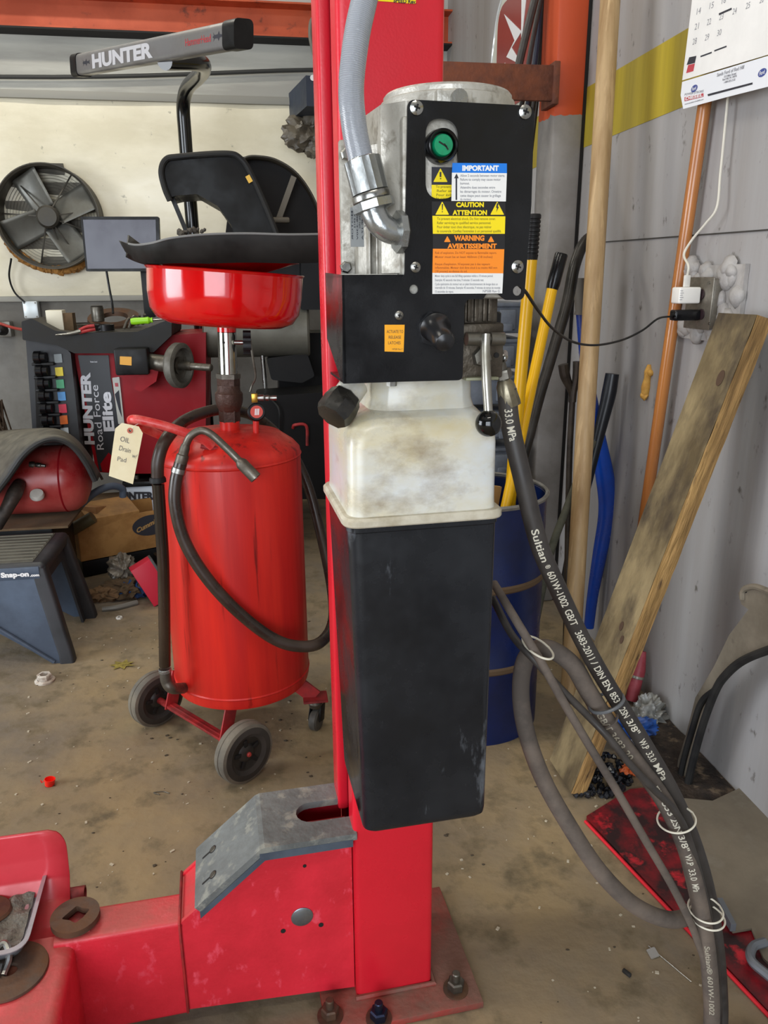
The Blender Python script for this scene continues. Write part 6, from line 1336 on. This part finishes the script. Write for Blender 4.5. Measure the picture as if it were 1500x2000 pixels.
# dusty wheel arch liner leaning on the wall
LIN = M('dusty_liner_plastic', '7b7263', .8, d='665e50', da=.5, ds=7, d2='3d3a36', d2a=.08, d2s=12, bump=.15, bs=30)
t = thing('wheel_arch_liner', 'dusty grey brown plastic wheel arch liner leaning on the right wall', 'wheel arch liner', aX(1335, 1560, 1.2).xy.to_3d())
XLn = 1.19
lp = [(1446, 1158), (1457, 1143), (1500, 1152), (1545, 1160), (1545, 1262), (1500, 1271), (1450, 1290), (1418, 1316), (1398, 1346), (1374, 1410), (1352, 1490), (1338, 1562), (1322, 1530), (1328, 1484), (1344, 1432), (1362, 1362), (1398, 1302), (1428, 1240), (1466, 1190), (1452, 1180)]
o = MB().prism(pxX(lp, XLn), fX(XLn), .006).build('liner_panel', LIN, t)
MB().tube([aX(*p, XLn-.012) for p in ((1550, 1258), (1500, 1270), (1450, 1291), (1418, 1318), (1398, 1348), (1374, 1412), (1353, 1488), (1338, 1556))], .011, 10).build('rolled_edge', BLK_DUSTY, t)
MB().tube([aX(*p, XLn-.012) for p in ((1400, 1345), (1370, 1372), (1352, 1425), (1334, 1490), (1326, 1535))], .009, 10).build('outer_edge', BLK_DUSTY, t)
MB().tube([aX(*p, XLn-.008) for p in ((1450, 1170), (1453, 1152), (1475, 1146), (1510, 1158))], .008, 8).build('tab_lip', LIN, t)
mb = MB(); p = aX(1456, 1156, XLn-.008); mb.cyl(p+V((.002, 0, 0)), p-V((.001, 0, 0)), .003, n=10); mb.build('tab_hole', DARK, t)
# red steel plate on the floor, with the dusty plastic sheet on it
t = thing('steel_plate', 'oil smeared red painted steel plate lying flat on the floor under the hoses', 'steel plate', fl(1300, 1700))
def fz(pts, z=0): return [(fl(x, y, z).x, fl(x, y, z).y) for x, y in pts]
q = fillet(fz([(1143, 1600), (1230, 1546), (1264, 1543), (1470, 1806), (1498, 1850), (1560, 1935), (1560, 2045)]), [.012, .003, .01, .01, .003, 0, 0], 5)
MB().prism(q, lambda u, v, w_: V((u, v, w_)), .009).build('plate', M('oily_red_plate', '8c1420', .35, d='2a1416', da=.66, ds=8, sh=.1, d2='c01f2c', d2a=.2, d2s=14), t)
MB().tube([fl(1143, 1604, .005), fl(1560, 2047, .005)], .0045, 6, 1).build('bright_edge', M('bright_red_edge', 'd2202e', .4), t)
p = fl(1294, 1619, .010); MB().lathe([(0, 0), (.006, 0), (0, .0005)], p, n=14).build('plate_hole', DARK, t)
mb = MB(); sh = fz([(1322, 1560), (1392, 1562), (1453, 1533), (1530, 1625), (1560, 1700), (1560, 1930), (1492, 1868), (1468, 1812), (1432, 1818), (1402, 1780), (1378, 1700), (1352, 1640)], .02)
mb.prism(sh, lambda u, v, w_: V((u, v, .012+w_+.012*noise.noise(V((u*5, v*5, 2))))), .006)
tag(mb.build('undertray_panel', M('dusty_undertray', '7a7060', .75, d='6a6153', da=.5, ds=4, d2='7a7264', d2a=.25, d2s=10, bump=.15, bs=20)), 'flat dusty grey plastic undertray lying in the lower right corner', 'undertray')
tag(MB().tube([fl(1495, 1840, .03), fl(1470, 1850, .03), fl(1468, 1876, .03), fl(1500, 1905, .03), fl(1530, 1930, .03)], .010, 8).build('grey_bracket', M('grey_cast_bracket', '6d7176', .5, .3)), 'grey metal bracket end at the right edge on the red plate', 'bracket')
tag(MB().bar(fl(1405, 1760, .03), fl(1432, 1812, .03), .012, .02, (0, 0, 1)).build('grey_strip', M('grey_cast_bracket', '')), 'short grey strip lying between the hose bundle and the undertray', 'strip')
# clutter behind the plank foot
mb = MB(); random.seed(5)
for i in range(150):
    x, y = random.uniform(1118, 1232), random.uniform(1475, 1560)
    if x < 1118+(1560-y)*.1 or y > 1560-(x-1160)*.15+random.uniform(-6, 3) and x > 1160: continue
    p = fl(x, y); mb.blob(p+V((0, 0, random.uniform(.0, .02))), random.uniform(.006, .013), amp=.6, fr=70, sub=1, seed=i)
tag(mb.build('oily_gravel', M('oily_black_grit', '101012', .15, d='24262c', da=.5, ds=60), smooth=0), 'heap of shiny black oily grit beside the foot of the plank', 'grit', kind='stuff')
fabric(fl(1215, 1462)+V((.03, .02, .05)), .055, (1.4, .7, .6), 21, M('blue_wrapper', '2c5aa8', .35, d='1a2c58', da=.4, ds=14), 'wrapper', 'crumpled blue wrapper behind the foot of the plank', 'wrapper')
fabric(fl(1240, 1490)+V((.02, .02, .03)), .035, (1, .7, .7), 25, M('foil', 'b8bec8', .2, .6), 'foil_scrap', 'crumpled shiny foil scrap next to the blue wrapper', 'foil')
fabric(fl(1232, 1515)+V((0, 0, .02)), .022, (1.2, .8, .7), 31, M('orange_lump', 'c05a2a', .5), 'lump', 'small orange lump at the top of the red plate', 'lump')
t = thing('tapered_cylinder', 'faded red tapered cylinder standing on the floor between plank and wall', 'cylinder', fl(1240, 1375))
a, b = aY(1233, 1368, 2.22), aY(1256, 1270, 2.26)
FL_ = M('faded_red', '8c2c36', .55, d='a84a52', da=.5, ds=14)
MB().lathe([(0, 0), (.021, 0), (.022, .05), (.022, (b-a).length*.5)], a, b-a, 22).build('lower_tube', FL_, t)
MB().lathe([(.024, 0), (.024, (b-a).length*.12), (.012, (b-a).length*.48), (0, (b-a).length*.49)], a.lerp(b, .5), b-a, 22).build('upper_cap', FL_, t)
MB().lathe([(.0225, 0), (.0255, .002), (.0255, .01), (.0225, .012)], a.lerp(b, .44), b-a, 22).build('clear_collar', M('clear_film', ''), t)
fabric(aY(1265, 1400, 2.12), .07, (.8, .6, .9), 35, M('dusty_film', '8a8a86', .3, d='5c564c', da=.5, ds=10), 'plastic_film', 'dusty crumpled plastic film hanging down by the red cylinder', 'plastic film')
# scraps on the floor
mb = MB(); p = fl(1275, 1862, .002); mb.prism(rrect(-.011, .011, -.012, .012, .003), lambda u, v, w_: p+V((u, v+.2*u, w_)), .002); mb.tube([p+V((0, .02, .0)), p+V((.045, -.08, 0))], .001, 5, 1)
tag(mb.build('metal_clip', M('shiny_clip', 'c8c8c4', .2, .7)), 'small shiny clip with a thin pin lying on the floor near the bottom right', 'clip')
p = fl(1224, 1903); tag(MB().box(p+V((0, 0, .004)), (.008, .02, .008), Matrix.Rotation(.5, 3, 'Z'), .002).build('rubber_scrap', RUBBER), 'tiny dark rubber scrap on the floor below the shiny clip', 'scrap')
# fine grit swept over the concrete
mb = MB(); random.seed(11)
for i in range(420):
    x, y = random.uniform(-.9, 1.1), random.uniform(1.05, 3.2); r = random.choice((.0012, .0016, .002, .003))
    if -.34 < x < .46 and 1.1 < y < 1.5: continue
    mb.box((x, y, r*.4), (r*2, r*random.uniform(1, 4), r*.8), Matrix.Rotation(random.uniform(0, 3), 3, 'Z'))
mb.build('floor_grit', M('pale_grit', 'b8ae98', .8), smooth=0); g_ = bpy.data.objects['floor_grit']; tag(g_, 'fine pale grit and chips scattered over the concrete floor', 'grit', kind='stuff')
mb = MB()
for i in range(260):
    x, y = random.uniform(-.9, 1.1), random.uniform(1.05, 3.2); r = random.choice((.002, .003, .004, .006))
    if -.34 < x < .46 and 1.1 < y < 1.5: continue
    mb.blob((x, y, r*.2), r, (1.2, .8, .35), .6, 200, 1, i)
mb.build('floor_crumbs', M('dark_crumbs', '4a4032', .9), smooth=0); g_ = bpy.data.objects['floor_crumbs']; tag(g_, 'dark oily crumbs of dirt scattered over the concrete floor', 'dirt', kind='stuff')
def dirt(u, v):
    a = 2*math.pi*u; c_ = fl(1352, 1505); d1 = (fl(1290, 1405)-c_); d2 = (fl(1400, 1500)-fl(1330, 1520))*.9
    k = v*(1+.45*noise.noise(V((math.cos(a)*1.6, math.sin(a)*1.6, 3)))); p = c_+d1*(k*math.cos(a)*1.25)+d2*(k*math.sin(a)*1.1); p.x = min(p.x, XW-.003)
    return V((p.x, p.y, .0012+(1-v)*(.006+.02*max(0, noise.noise(V((p.x*16, p.y*16, 0)))))))
mb = MB(); mb.surf(dirt, 60, 22, closeu=True)
tag(mb.build('wall_foot_dirt', M('dark_damp_dirt', '40342a', .85, d='231c17', da=.5, ds=14, d2='6a5a48', d2a=.2, d2s=22, bump=.8, bs=70)), 'dark dirt heaped along the foot of the right wall', 'dirt', kind='stuff')
